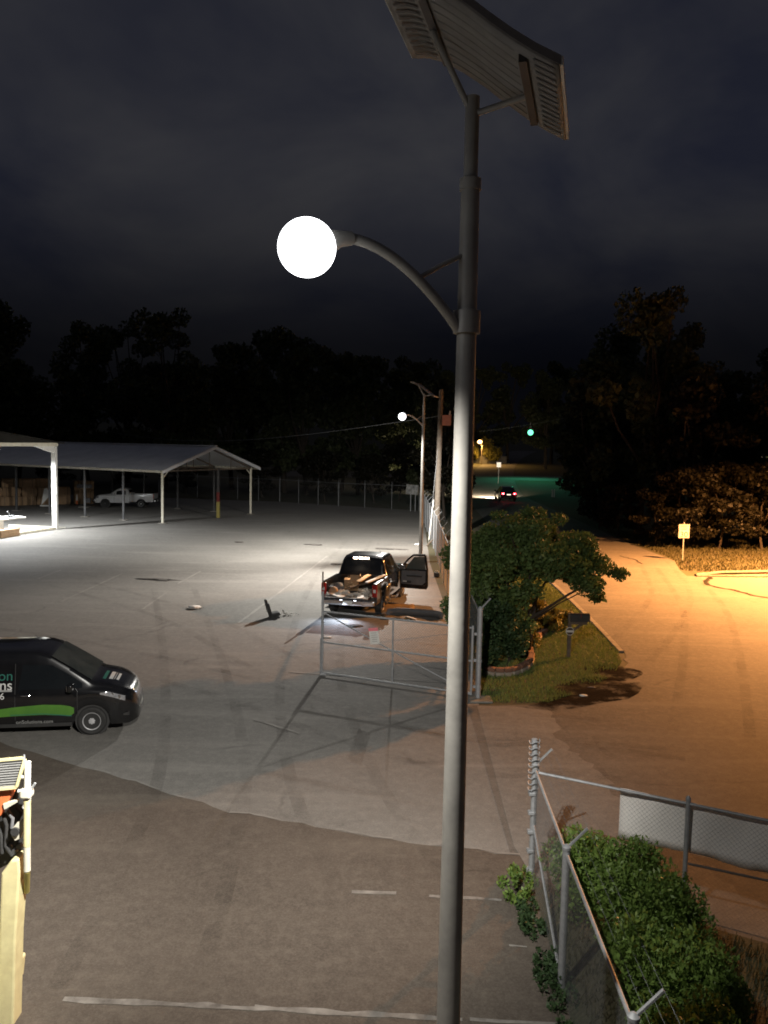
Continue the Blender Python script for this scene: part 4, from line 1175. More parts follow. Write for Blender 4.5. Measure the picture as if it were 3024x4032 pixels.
# ---- distant dark car driving away
cy = 88.0
car = thing('car', (13.25, cy, .012), rad(92), 'dark car driving away with glowing red tail lights', 'car')
cb = Body(zt=[(0, .92), (.06, 1.02), (.14, 1.06), (.62, 1.50), (1.2, 1.56), (2.2, 1.52), (3.1, 1.02), (4.1, .88), (4.5, .66)],
          belt=[(0, .86), (.3, .98), (3, .95), (4.5, .55)], hwb=[(0, .80), (.2, .90), (4.1, .88), (4.5, .70)], hwt=[(0, .70), (.14, .74), (.6, .64), (2.2, .63), (3.1, .75), (4.5, .55)],
          zb=[(0, .32), (.5, .24), (4, .24), (4.5, .28)], arches=[.85, 3.6], R=.37, x0=0, x1=4.5)
cb.shell('body', M['black_paint'], car, dx=.06)
cb.top_patch('rear_window', .20, .58, .08, M['glass'], car)
for s in (-1, 1):
    for xw in (.85, 3.6):
        wheel(car, (xw, s * .78, .32), .32, .2, s, M['alloy'], 5)
    cb.side_patch('side_window', [(.55, 1.0, 1.15), (.9, 1.0, 1.42), (2.2, 1.0, 1.40), (2.8, 1.0, 1.10)], s, M['glass'], car)
    MB().box((-.012, s * .62, .84), (.05, .26, .15)).build('tail_light', glow('tail_lamp', (1.0, .03, .05), 14.0), car, bevel=.02)
    MB().box((-.03, s * .60, .84), (.03, .10, .08)).build('brake_bulb', glow('brake_bulb', (1.0, .35, .35), 12.0), car)
    MB().box((2.75, s * 1.0, 1.02), (.12, .2, .14)).build('mirror', M['plastic'], car, bevel=.03)
    MB().box((4.45, s * .5, .66), (.05, .26, .12)).build('headlight', glow('head_lamp', (1, .9, .75), 6.0), car)
    light('head_light', 'SPOT', (4.62, s * .5, .66), 14000, (1.0, .80, .55), car, .06, rad(100), .8, (1, s * .1 + .3, -.16))
MB().box((-.01, 0, .74), (.03, .42, .12)).build('licence_plate', glow('glow_plate', (1.0, .86, .66), 1.2), car)  # plate glows by itself, no plate lamp is built
MB().box((.0, 0, .44), (.08, 1.5, .16)).build('rear_bumper', M['plastic'], car, bevel=.03)

# ================================================================== CARPORT
cA = Vector((-15.87, 59.1, 0))
e1 = Vector((4.9, 8.7, 0)).normalized(); e2 = Vector((-e1.y, e1.x, 0))
cp = thing('carport', cA, 0, 'long open metal carport with pale gable roof on slim posts', 'carport')
def cpt(w, t, z):
    return e1 * w + e2 * t + Vector((0, 0, z))
CW, CL, EZ, RZ = 10.0, 26.0, 3.92, 5.55
def slope(name, w0, z0, w1, z1):
    mb = MB(); rows = []
    n = 66
    for j in range(5):
        f = j / 4; row = []
        for i in range(n * 3 + 1):
            t = -.55 + (CL + 1.1) * i / (n * 3)
            rib = .035 if i % 3 == 0 else 0.0
            row.append(cpt(w0 + (w1 - w0) * f, t, z0 + (z1 - z0) * f + rib))
        rows.append(row)
    return mb.grid(rows).build(name, M['roof'], cp, solid=.02)
slope('roof_slope', -.55, EZ - .09, CW / 2, RZ); slope('roof_slope', CW + .55, EZ - .09, CW / 2, RZ)
MB().bar(cpt(CW / 2, -.6, RZ + .05), cpt(CW / 2, CL + .6, RZ + .05), .4, .05).build('ridge_cap', M['roof'], cp)
for w0, z0, w1, z1 in ((-.55, EZ - .20, CW / 2, RZ - .11), (CW + .55, EZ - .20, CW / 2, RZ - .11)):
    MB().bar(cpt(w0, -.58, z0), cpt(w1, -.58, z1), .04, .20).build('gable_fascia', M['roof'], cp)
for w in (-.58, CW + .58):
    MB().bar(cpt(w, -.55, EZ - .17), cpt(w, CL + .5, EZ - .17), .05, .16).build('gutter', M['cream'], cp)
for t in (0, 3.9, 8, 12, 16, 20, 24):
    for w in (0, CW):
        mt = M['cream'] if t == 0 else M['darksteel']
        p = MB().bar(cpt(w, t, 0), cpt(w, t, EZ - .1), .15, .15).build('post', mt, cp, bevel=.01)
        MB().box(cpt(w, t, .03), (.55, .55, .06)).build('footing', M['kerb'], p)
    # truss: bottom chord, rafters, webs
    MB().bar(cpt(0, t, EZ - .15), cpt(CW, t, EZ - .15), .08, .12).build('tie_beam', M['wood'], cp)
    tr = MB()
    tr.bar(cpt(0, t, EZ - .12), cpt(CW / 2, t, RZ - .12), .08, .12); tr.bar(cpt(CW, t, EZ - .12), cpt(CW / 2, t, RZ - .12), .08, .12)
    for w in (2.5, 5, 7.5):
        z = EZ - .12 + (RZ - EZ) * (1 - abs(w - 5) / 5)
        tr.bar(cpt(w, t, EZ - .15), cpt(w, t, z), .06, .06)
    tr.build('truss', M['wood'], cp)
for w, t in ((0, 0), (CW, 0)):
    MB().bar(cpt(w, t, EZ - .7), cpt(w + (.6 if w == 0 else -.6), t, EZ - .15), .06).build('knee_brace', M['cream'], cp)
# middle gable post with painted foot
mw = 6.0
MB().bar(cpt(mw, 0, 2.0), cpt(mw, 0, EZ - .1), .18, .18).build('middle_post', M['darksteel'], cp)
MB().bar(cpt(mw, 0, 1.25), cpt(mw, 0, 2.0), .22, .22).build('red_sleeve', M['red'], cp)
MB().bar(cpt(mw, 0, 0), cpt(mw, 0, 1.25), .24, .24).build('yellow_sleeve', M['yellow'], cp)

# stacked bales under the carport
q0 = Vector((-32.6, 72.2, 0)); qd = Vector((.86, .51, 0)).normalized(); qn = Vector((-qd.y, qd.x, 0))
bale = None
k = 0
for lev in range(3):
    for i in range(5):
        if lev == 2 and i in (4,):
            continue
        w = random.uniform(1.15, 1.4); p = q0 + qd * (-1.6 + i * 1.42 + (lev % 2) * .18) + qn * random.uniform(-.12, .12) + Vector((0, 0, .02 + lev * .78))
        bt = thing('cardboard_bale', p, math.atan2(qd.y, qd.x) + random.uniform(-.06, .06), 'brown strapped bale in the stacked wall of bales under the carport', 'bale', 'brown bales stacked under the carport')
        b_ = MB()
        rows = []
        for zz in np.linspace(0, .76, 5):
            bul = .04 * math.sin(math.pi * zz / .76)
            rows.append([((w / 2 + bul) * cx + random.uniform(-.02, .02), (.5 + bul) * cyy + random.uniform(-.02, .02), zz) for cx, cyy in ((-1, -1), (-.33, -1.04), (.33, -1.02), (1, -1), (1, 1), (0, 1), (-1, 1))])
        b_.grid(rows, close=True); b_.f.append(tuple(range(6, -1, -1))); b_.f.append(tuple(range(28, 35)))
        b_.build('bundle', M['card'], bt, smooth=40)
        for sx in (-.3, .3):
            MB().bar((sx * w, -.56, 0.02), (sx * w, -.56, .74), .03, .012).build('strap', M['plastic'], bt)
        k += 1
stk = thing('plywood_stack', q0 + qd * 5.3 + Vector((0, .2, 0)), math.atan2(qd.y, qd.x), 'upright brown sheets leaning beside the stacked bales', 'sheets')
for i in range(5):
    MB().box((i * .34, 0, 1.05), (.30, .7, 2.1), Matrix.Rotation(.03 * (i % 3), 3, 'Y')).build('sheet', M['card'], stk)
wb2 = thing('display_board', gp(172, 1995), .3, 'white triangular board with base bar in front of brown bales', 'board')
MB().prism([(-.2, 0, .12), (.55, 0, 1.0), (.28, 0, 1.62), (.05, 0, 1.55)], (0, .05, 0)).build('face', M['white'], wb2)
MB().bar((-.3, 0, .08), (1.0, 0, .08), .1, .1).build('base_bar', M['white'], wb2)
cn = thing('traffic_cone', gp(303, 1988), 0, 'small orange and white channelizer post under the carport', 'cone')
MB().lathe([(.22, 0), (.22, .05), (.11, .07)], 16).build('base', M['rubber'], cn, smooth=40)
MB().lathe([(.10, .07), (.08, .40)], 16).build('lower_band', M['orange'], cn, smooth=40)
MB().lathe([(.08, .40), (.065, .66)], 16).build('reflective_band', M['white'], cn, smooth=40)
MB().lathe([(.065, .66), (.055, .90), (.02, .93)], 16).build('top', M['white'], cn, smooth=40)
bk = thing('basketball_stand', gp(334, 1998), 0, 'dim stand with crossboard beside the white pickup under the carport', 'stand')
MB().tube([(0, 0, 0), (0, 0, 2.3)], .06, 10).build('mast', M['darksteel'], bk, smooth=40)
MB().box((0, -.05, 1.85), (1.3, .04, .32)).build('crossboard', M['greyplastic'], bk)
MB().box((.25, -.05, .62), (.55, .35, .4)).build('crate', M['greyplastic'], bk, bevel=.03)
MB().box((0, 0, .05), (.9, .7, .1)).build('base', M['kerb'], bk)

# ================================================================== LIT STEEL CANOPY at the left
pB = Vector((-21.61, 54.18, 0)); ed = Vector((-1.4, -5.0, 0)).normalized(); ei = Vector((ed.y, -ed.x, 0))
if ei.x > 0:
    ei = -ei
cn2 = thing('steel_canopy', pB, 0, 'brightly lit white steel canopy frame with dark roof', 'canopy')
def kp_(s, i, z):
    return ed * s + ei * i + Vector((0, 0, z))
for i in (0, 6.5, 13):
    for s in (0, 11):
        MB().bar(kp_(s, i, 0), kp_(s, i, 5.45), .30, .30).build('column', M['white'], cn2, bevel=.015)
    MB().bar(kp_(-.25, i, 5.58), kp_(11.25, i, 5.58), .26, .22).build('header_beam', M['cream'], cn2, bevel=.01)
    for a, b in ((0, 1), (11, -1)):
        MB().prism([kp_(a, i, 5.0) - ei * .1, kp_(a + b * 1.9, i, 5.47) - ei * .1, kp_(a, i, 5.47) - ei * .1], ei * .2).build('haunch', M['white'], cn2)
for s0, z0, s1, z1 in ((-.5, 5.70, 5.5, 6.38), (11.5, 5.70, 5.5, 6.38)):
    MB().add([kp_(s0, -.4, z0), kp_(s1, -.4, z1), kp_(s1, 13.4, z1), kp_(s0, 13.4, z0)], [(0, 1, 2, 3)]).build('roof_slope', M['darkroof'], cn2, solid=.06)
MB().prism([kp_(-.3, -.18, 5.70), kp_(5.5, -.18, 6.36), kp_(11.3, -.18, 5.70)], -ei * .03).build('gable_panel', M['darkroof'], cn2)
MB().bar(kp_(-.1, 0, .10), kp_(11, 0, .10), .22, .16).build('base_rail', M['cream'], cn2, bevel=.01)
MB().bar(kp_(0, .3, .10), kp_(0, 3.6, .10), .2, .14).build('base_rail', M['cream'], cn2, bevel=.01)
MB().bar(kp_(-.15, -.1, .14), kp_(-.55, -.35, .08), .14, .14).build('tow_foot', M['white'], cn2, bevel=.02)
fx = MB().box(kp_(3.6, 1.6, 5.30), (.7, .35, .14)).build('floodlight', M['greyplastic'], cn2, bevel=.02)
MB().box(kp_(3.6, 1.6, 5.222), (.6, .28, .012)).build('floodlight_lens', glow('flood_lens', (.95, .98, 1.0), 12.0), fx)
light('floodlight_beam', 'SPOT', kp_(3.6, 1.6, 5.15), CANOPY_P, (.95, .98, 1.0), cn2, .15, rad(165), .4, (0, 0, -1))
wk = thing('work_table', pB + kp_(3.5, 1.1, 0), math.atan2(ed.y, ed.x), 'white steel work table with pedestal under the lit canopy', 'table')
MB().box((0, 0, .98), (2.6, 1.3, .10)).build('top', M['white'], wk, bevel=.02)
MB().box((.5, -.2, .48), (.7, .5, .96)).build('pedestal', M['white'], wk, bevel=.02)
MB().box((1.1, .1, .5), (.9, 1.0, .9)).build('side_cabinet', M['white'], wk, bevel=.02)
MB().tube([(-.3, .2, 1.03), (-.3, .2, 1.3), (-.15, .2, 1.42)], .03, 8).build('vise_arm', M['galv'], wk, smooth=40)
MB().box((-.45, .2, 1.08), (.4, .2, .12)).build('vise', M['galv'], wk, bevel=.02)
wd = thing('lumber_bundle', pB + kp_(4.6, -.1, .0), math.atan2(ed.y, ed.x), 'brown lumber bundle on the ground in front of the work table', 'lumber')
for j in range(3):
    for i in range(3):
        MB().box((random.uniform(-.05, .05), -.25 + i * .2, .09 + j * .155), (1.6, .18, .14)).build('board', M['card'], wd)
tp = lump('tarp_heap', pB + kp_(1.9, 4.8, 0), (2.6, 3.2, 2.1), M['blue'], 'dark blue tarp heap behind the white work table', 'tarp', amp=.25, n=18)
plank('steel_tube', pB + kp_(2.7, 2.0, 1.0), pB + kp_(4.6, 3.4, 1.9), .14, .14, M['white'], 'white tube leaning over the work table under the canopy', 'tube')

# ================================================================== UTILITY POLE, CABLE
up = thing('utility_pole', (3.18, 49.8, 0), 0, 'tall wooden utility pole with pinkish box behind the distant solar lamp', 'utility pole')
MB().tube([(0, 0, 0), (.05, 0, 5), (.10, 0, 9.3)], [.19, .165, .14], 14).build('shaft', M['wood'], up, smooth=50)
MB().box((.45, -.05, 7.5), (.52, .35, .62)).build('meter_box', pm('faded_pink_box', (.45, .22, .18), (.36, .18, .15), 5, .7), up, bevel=.02)
MB().bar((.1, 0, 7.3), (.75, -.1, 7.85), .05, .05).build('box_bracket', M['galv'], up)
MB().tube([(.62, -.05, 7.8), (.66, -.05, 8.05)], .05, 8).build('insulator', M['white'], up, smooth=40)
MB().tube([(0, -.1, 6.2), (-.48, -.35, .02)], .012, 6).build('guy_wire', M['galv'], up, smooth=50)
MB().tube([(-.215, -.212, 2.75), (-.455, -.34, .32)], .035, 8).build('guy_guard', M['white'], up, smooth=50)
MB().box((.05, -.1, .35), (.5, .5, .7)).build('base_collar', M['wood'], up)
MB().bar((-.6, -1.2, .1), (.5, .3, 1.0), .06, .06).build('prop_bar', M['wood'], up)
cabA, cabB = Vector((3.2, 49.7, 7.75)), Vector((-34.0, 95.0, 7.1))
pts = [cabA.lerp(cabB, i / 24) - Vector((0, 0, 1.5 * math.sin(math.pi * i / 24))) for i in range(25)]
tag(MB().tube(pts, .018, 5).build('overhead_cable', M['wire'], None, smooth=60), 'thin overhead cable sagging from utility pole toward the carport roof', 'cable')
wsn = thing('tilted_sign', at(1627, 2005, 73.5) * 1.0, 0, 'pale blotchy sign on two posts at the far corner of the lot', 'sign')
wsn.location = (2.45, 73.4, 0)
MB().box((0, 0, 1.95), (1.05, .04, .85), Matrix.Rotation(.08, 3, 'Y')).build('board', pm('blotchy_sign', (.40, .40, .38), (.06, .06, .06), 4, .7, detail=8), wsn)
for s in (-.1, .32):
    MB().tube([(s, 0.05, 0), (s, 0.05, 1.9)], .04, 8).build('leg', M['galv'], wsn, smooth=40)

# ================================================================== MAILBOX, SPEED SIGN
mx = thing('mailbox', gp(2238, 2590), 0, 'dark mailbox on wooden post with small octagonal sign in the lawn', 'mailbox')
MB().box((0, 0, .66), (.10, .10, 1.32)).build('post', M['wood'], mx, bevel=.01)
MB().bar((-.05, 0, 1.04), (.50, 0, 1.04), .09, .09).build('arm', M['wood'], mx)
MB().bar((.02, 0, .76), (.36, 0, 1.0), .06, .06).build('brace', M['wood'], mx)
rows = []
for x in np.linspace(.0, .56, 6):
    rows.append([(x, .10 * math.cos(a) if z_ else (.10 if math.cos(a) > 0 else -.10), 1.0) for z_, a in []] or
                [(x, -.10, 1.09), (x, -.10, 1.24)] + [(x, -.10 * math.cos(a), 1.24 + .09 * math.sin(a)) for a in np.linspace(.3, math.pi - .3, 6)] + [(x, .10, 1.24), (x, .10, 1.09)])
mb = MB().grid(rows, close=True); nn = len(rows[0])
mb.f.append(tuple(range(nn - 1, -1, -1))); mb.f.append(tuple(range(nn * 5, nn * 6)))
bxm = mb.build('box', M['plastic'], mx, smooth=40)
MB().box((.565, 0, 1.20), (.012, .17, .2)).build('door', M['plastic'], bxm, bevel=.01)
MB().box((.3, -.11, 1.26), (.02, .012, .12)).build('flag', M['red'], bxm)
oc = [(.125 * math.cos(rad(22.5 + 45 * k)), -.056, .80 + .125 * math.sin(rad(22.5 + 45 * k))) for k in range(8)]
og = MB().prism(oc, (0, -.006, 0)).build('octagon_plate', M['white'], mx)
MB().prism([(x * .88, -.0635, .80 + (z - .80) * .88) for x, y, z in oc], (0, -.002, 0)).build('octagon_face', pm('brown_face', (.05, .035, .025), (.08, .055, .035), 9, .7), og)
MB().box((0, -.068, .80), (.225, .003, .062)).build('octagon_band', M['white'], og)

ss = thing('speed_limit_sign', gp(2687, 2208), rad(3), 'white speed limit 30 sign on steel post beside the street', 'road sign')
MB().box((0, 0, 1.05), (.05, .035, 2.1)).build('post', M['galv'], ss)
pl = MB().box((0, -.03, 1.62), (.61, .006, .76)).build('plate', M['sign'], ss, bevel=.002)
for xx_, zz_, sx_, sz_ in ((0, 1.985, .56, .012), (0, 1.255, .56, .012), (-.285, 1.62, .012, .73), (.285, 1.62, .012, .73)):
    MB().box((xx_, -.0355, zz_), (sx_, .003, sz_)).build('border', M['ink'], pl)
for s_, sz_, z_ in (('SPEED', .15, 1.875), ('LIMIT', .15, 1.72), ('30', .42, 1.43)):
    me = text_mesh(s_, sz_)
    for v in me.vertices:
        v.co = (v.co.x * 1.08, -.036 - v.co.z, z_ + v.co.y)
    finish('lettering', me, M['ink'], pl)

# ================================================================== TREES AND SHRUBS
def limbs(parent, base, tips, r0, name='trunk', bend=.15, split=.45):
    mb = MB()
    base = Vector(base)
    top = Vector((0, 0, 0))
    for p in tips:
        top += Vector(p)
    top = top / len(tips)
    fork = base.lerp(top, split); fork.x += random.uniform(-.05, .05)
    mb.tube([base, base.lerp(fork, .5) + Vector((random.uniform(-.04, .04), random.uniform(-.04, .04), 0)), fork], [r0, r0 * .85, r0 * .72], 10)
    for p in tips:
        p = Vector(p); m = fork.lerp(p, .5) + Vector((random.uniform(-bend, bend), random.uniform(-bend, bend), random.uniform(0, bend)))
        mb.tube([fork, m, p], [r0 * .5, r0 * .3, r0 * .12], 6)
    return mb.build(name, M['bark'], parent, smooth=50)
# broad low tree by the gate
tr = thing('crape_myrtle_tree', (4.0, 23.6, 0), 0, 'broad low leafy tree filling the bed behind the gate post', 'tree')
cl = []
for i in range(46):
    a = random.uniform(0, 6.283); rr_ = 2.05 * math.sqrt(random.random()); z = 3.05 + 1.0 * (1 - (rr_ / 2.3) ** 2) * random.uniform(-.9, 1.0)
    cl.append(((rr_ * math.cos(a), rr_ * math.sin(a) * .9, z), (random.uniform(.38, .62), random.uniform(.38, .62), random.uniform(.26, .44))))
for i in range(13):
    cl.append(((random.uniform(-1.8, 1.7), random.uniform(-1.4, .4), random.uniform(2.0, 2.7)), (.45, .45, .34)))
for i in range(26):
    cl.append(((random.uniform(-1.9, .1), random.uniform(-.6, .4), random.uniform(.8, 2.1)), (.48, .45, .38)))
for p in ((2.25, -.2, 2.75), (2.55, -.3, 2.62), (2.75, -.35, 2.55), (2.0, -.5, 2.3), (2.1, -.3, 1.9), (.1, -.2, 4.25), (.45, .2, 4.2), (-.7, 0, 4.1), (1.0, .1, 4.05)):
    cl.append((p, (.30, .28, .20)))
finish('crown', leaf_mesh('crown', cl, 64000, .115, .55, 0.0, .2), M['leaf_tree'], tr)
limbs(tr, (0, 0, 0), [(-1.2, .2, 3.2), (1.3, .1, 3.1), (.2, -.8, 3.3), (.1, .7, 3.4), (2.4, -.3, 2.6), (-.6, -.9, 2.4)], .11, split=.35)
limbs(tr, (.25, .1, 0), [(.9, .6, 3.4), (-.4, .3, 3.8), (1.9, -.5, 2.2)], .075, split=.35)
def shrub(name, loc, r, n, size, mat, label, group=None, clumps=9, cat='shrub', aspect=.55, up=.3):
    t = thing(name, loc, random.uniform(0, 6), label, cat, group)
    cl = []
    for i in range(clumps):
        a = random.uniform(0, 6.283); q = random.random() ** .6 * (.6 if cat != 'weeds' else 1.0)
        zr = random.uniform(.35, .85) if cat != 'weeds' else random.uniform(.05, .8) * (1.1 - q)
        k_ = .5 if cat != 'weeds' else random.uniform(.15, .38)
        cl.append(((r[0] * q * math.cos(a), r[1] * q * math.sin(a), r[2] * zr), (r[0] * k_, r[1] * k_, r[2] * random.uniform(.28, .4))))
    finish('foliage', leaf_mesh('foliage', cl, n, size, aspect, up), mat, t)
    mb = MB()
    for i in range(6):
        c = cl[i % len(cl)][0]
        mb.tube([(c[0] * .15, c[1] * .15, 0), (c[0] * .6, c[1] * .6, c[2] * .6), c], [.02, .014, .006], 5)
    mb.build('stem', M['bark'], t)
    return t
shrub('dark_shrub', (3.05, 22.75, 0), (.85, .75, 1.7), 6500, .10, M['leaf_bush'], 'tall dense dark shrub right behind the gate post', clumps=12)
shrub('dark_shrub', (3.6, 23.1, 0), (.7, .55, 1.15), 4500, .10, M['leaf_bush'], 'lower rounded dark shrub inside the stone edging', clumps=10)
shrub('dark_shrub', (2.85, 22.1, 0), (.5, .4, .85), 3500, .09, M['leaf_bush'], 'small dark shrub touching the front of the stone edging', clumps=9)
for i, (px, py, r_, lab) in enumerate(((2130, 2420, .7, 'yellow lit leafy plant under the tree crown left of the mailbox'), (2180, 2450, .55, 'lamp yellow leafy plant behind the mailbox post'), (2215, 2430, .5, 'lamp yellow leafy tuft beside the dark mailbox box'), (2060, 2520, .5, 'low lamp yellow plant at the back of the stone edging'))):
    p = gp(px, py + 45); shrub('lamplit_plant', p, (r_, r_ * .8, r_ * 1.25), 1500, .13, M['leaf_lamplit'], lab, clumps=6, cat='plant')  # plants take their yellow from lamplight put into the leaf colour
# stones of the bed edging
sr = thing('garden_edging', (0, 0, 0), 0, 'curved row of pale edging stones round the shrub bed', 'edging')
epts = [gp(1915, 2655), gp(1950, 2662), gp(1985, 2663), gp(2015, 2660), gp(2045, 2650), gp(2070, 2638), gp(2088, 2622), gp(2092, 2600), gp(2085, 2580), gp(2088, 2560), gp(2100, 2540), gp(2115, 2525), gp(2130, 2510), gp(2148, 2500)]
for i, (a, b) in enumerate(zip(epts[:-1], epts[1:])):
    c = (a + b) / 2; d = b - a; L_ = d.length
    for lv in range(2):
        s_ = MB().box((0, 0, 0), (L_ * .94, .17, .105)).build('stone', M['stone'] if lv == 0 else M['brick'], sr, bevel=.02)
        s_.location = c + Vector((random.uniform(-.012, .012), random.uniform(-.012, .012) + lv * .03, .055 + lv * .11)); s_.rotation_euler = (random.uniform(-.05, .05), 0, math.atan2(d.y, d.x) + random.uniform(-.06, .06))
# lawn grass
lawn = [(2.5, 19.35), (4.05, 19.45), (5.1, 20.4), (6.2, 21.8), (6.85, 23.2), (7.15, 24.6), (7.35, 31), (7.45, 38), (2.9, 38), (2.5, 25)]
def keep_lawn(P):
    d1 = ((P[:, 0] - 5.35) / 1.0) ** 2 + ((P[:, 1] - 20.55) / .75) ** 2
    d2 = ((P[:, 0] - 6.25) / .5) ** 2 + ((P[:, 1] - 22.0) / .5) ** 2
    return (d1 > RNG.uniform(.4, 1.2, len(P))) & (d2 > RNG.uniform(.3, 1.3, len(P)))
grass_patch('lawn_grass', lawn, 900, .075, .016, M['grass'], 'short green lawn grass round the mailbox', keep_lawn)
verge = [(15.9, 44.9), (14.95, 41.3), (16.6, 40.5), (40, 42), (45, 60), (16, 60)]
grass_patch('verge_grass', verge, 70, .12, .05, M['drygrass'], 'dry yellow verge grass behind the speed limit sign')
strip = [(2.25, 3.5), (2.3, 11.2), (3.9, 10.3), (8.3, 7.9), (8.3, 3.5)]
grass_patch('strip_grass', strip, 420, .11, .018, M['drygrass'], 'rough grass strip between the two fences round the hedge')
MB_ = struct(MB().add([(p[0], p[1], .018) for p in [(2.04, 3.0), (2.13, 9.0), (2.19, 11.3), (4.02, 10.36), (6.1, 9.24), (8.4, 7.96), (8.4, 3.0)]], [tuple(range(7))]).build('hedge_bed', M['soil']))
# weeds at the lot fence foot
for i, (x, y, rx_, ry_, h_, lab) in enumerate(((1.98, 11.05, .24, .42, .36, 'tall weedy clump at the foot of the wire wound end post'), (2.0, 10.2, .2, .5, .26, 'weeds sprawling low along the lot side of the hedge fence'), (2.03, 9.1, .22, .6, .30, 'weeds at the foot of the second fence post'), (2.0, 7.6, .3, .8, .32, 'weeds along the fence below the second post'))):
    w_o = shrub('weed_clump', (x, y, .01), (rx_, ry_, h_), 1500, .055, M['leaf_hedge'] if i == 0 else M['leaf_bush'], lab, clumps=16, cat='weeds', up=.8)
    w_o.rotation_euler = (0, 0, 0)
# clipped hedge: leafy shrubs in a row
hs = [(2.72, 10.55, .48, .98), (3.25, 10.15, .50, 1.02), (3.10, 9.35, .55, 1.10), (3.55, 9.3, .45, .95), (3.05, 8.35, .52, 1.02), (3.45, 8.15, .42, .9), (2.95, 7.35, .50, .95), (3.35, 7.0, .45, .85), (2.95, 6.3, .5, .9)]
labs = ['hedge shrub beside the wire wound end post', 'hedge shrub below the left end of the white banner', 'tallest bright hedge shrub in the middle of the row', 'hedge shrub in front of the dark banner fence post', 'full green hedge shrub past the slanted barb arm', 'hedge shrub bulging toward the dry grass', 'hedge shrub near the building end of the row', 'low hedge shrub on the grass side near the building', 'last hedge shrub at the building end of the row']
for (x, y, r_, h_), lb in zip(hs, labs):
    shrub('hedge_shrub', (x, y, .01), (r_ * 1.15, r_ * 1.15, h_), 8000, .062, M['leaf_hedge'], lb, 'hedge shrubs between the two fences', clumps=14, cat='hedge', aspect=.42, up=.9)

# background trees, five kinds
kinds = []
def make_tree(hh, cw, n, mat, size):
    root = bpy.data.objects.new('dark_tree', None); COL.objects.link(root)
    cl = []
    for i in range(30):
        z = random.uniform(.22, .98); wmax = cw * (1 - abs(z - .55) * 1.15)
        a = random.uniform(0, 6.283); q = wmax * math.sqrt(random.random())
        cl.append(((q * math.cos(a), q * math.sin(a), z * hh), (cw * random.uniform(.22, .38), cw * random.uniform(.22, .38), hh * random.uniform(.05, .10))))
    finish('crown', leaf_mesh('crown', cl, n, size, .7), mat, root)
    limbs(root, (0, 0, 0), [c[0] for c in cl[:12]], hh * .018, bend=.6, split=.4)
    return root
kinds = [make_tree(17, 4.2, 9000, M['leaf_dark'], .42), make_tree(14, 4.6, 9000, M['leaf_dark'], .42), make_tree(19, 4.8, 10000, M['leaf_dark'], .45), make_tree(11, 4.0, 8000, M['leaf_brown'], .36), make_tree(6.5, 3.2, 7000, M['leaf_brown'], .28)]
used = [False] * 5
def put_tree(k, x, y, s, label, group):
    o = kinds[k] if not used[k] else copy_tree(kinds[k])
    used[k] = True
    o.location = (x, y, hill(x, y) - .1); o.rotation_euler = (0, 0, random.uniform(0, 6.28)); o.scale = (s * random.uniform(.9, 1.1), s * random.uniform(.9, 1.1), s)
    tag(o, label, 'tree', group)
L1, G1 = 'tall dark tree in the unlit treeline beyond the far lot fence', 'treeline beyond the far lot fence'
for x in np.arange(-70, 3, 3.4):
    put_tree(random.choice((0, 1, 1, 2)), x + random.uniform(-1.2, 1.2), 96 + random.uniform(-4, 12) + max(0, -x - 20) * .1, random.uniform(.95, 1.25), L1, G1)
L1b, G1b = 'low dark bushy tree just behind the far lot fence', 'low trees behind the far lot fence'
for x, y in ((-22, 92), (-13, 88), (-6, 84), (-1, 83), (1.5, 86), (-30, 95), (-38, 96)):
    put_tree(4, x, y, random.uniform(.7, 1.0), L1b, G1b)
L2, G2 = 'dark tree standing along the right side of the street behind the speed limit sign', 'trees right of the street'
for k, x, y, s in ((2, 18.5, 60, .92), (0, 22, 63, .88), (1, 17.5, 68, .95), (0, 19.8, 76, .85), (3, 20.2, 54, .95), (3, 25.5, 55.5, .9), (1, 27, 62, .85), (2, 31, 60, .88), (0, 25, 70, .8), (2, 20.5, 75, .9), (0, 34, 70, .9), (1, 29, 76, .9), (2, 27, 88, .9), (1, 24.5, 92, .8), (0, 23.2, 86, .8)):
    put_tree(k, x, y, s, L2, G2)
L3, G3 = 'low brownish scrub tree at the edge of the sodium lit verge', 'scrub trees behind the verge'
for x, y, s in ((17.0, 51.5, .55), (18.6, 50.2, .75), (20.6, 50.6, .8), (23.2, 50.4, .8), (26, 50.8, .9), (29, 51, .85), (15.9, 56, .55), (16.2, 62, .7)):
    put_tree(4, x, y, s, L3, G3)
L4, G4 = 'dark tree between the chain link fence and the street', 'trees left of the street'
for k, x, y, s in ((3, 4.8, 66, .75), (1, 5.0, 80, .8), (0, 5.6, 92, .75), (2, 3.5, 104, .9), (0, 7, 118, .8)):
    put_tree(k, x, y, s, L4, G4)
L5, G5 = 'far black tree on the rise beyond the green traffic light', 'far trees beyond the traffic light'
for k, x, y, s in ((2, 20, 186, 1.15), (2, 28, 190, 1.2), (0, 36, 180, 1.25), (1, 44, 176, 1.25), (0, 31, 160, 1.05), (1, 37, 152, 1.0), (2, 12, 195, 1.1), (2, 4, 190, 1.1)):
    put_tree(k, x, y, s, L5, G5)

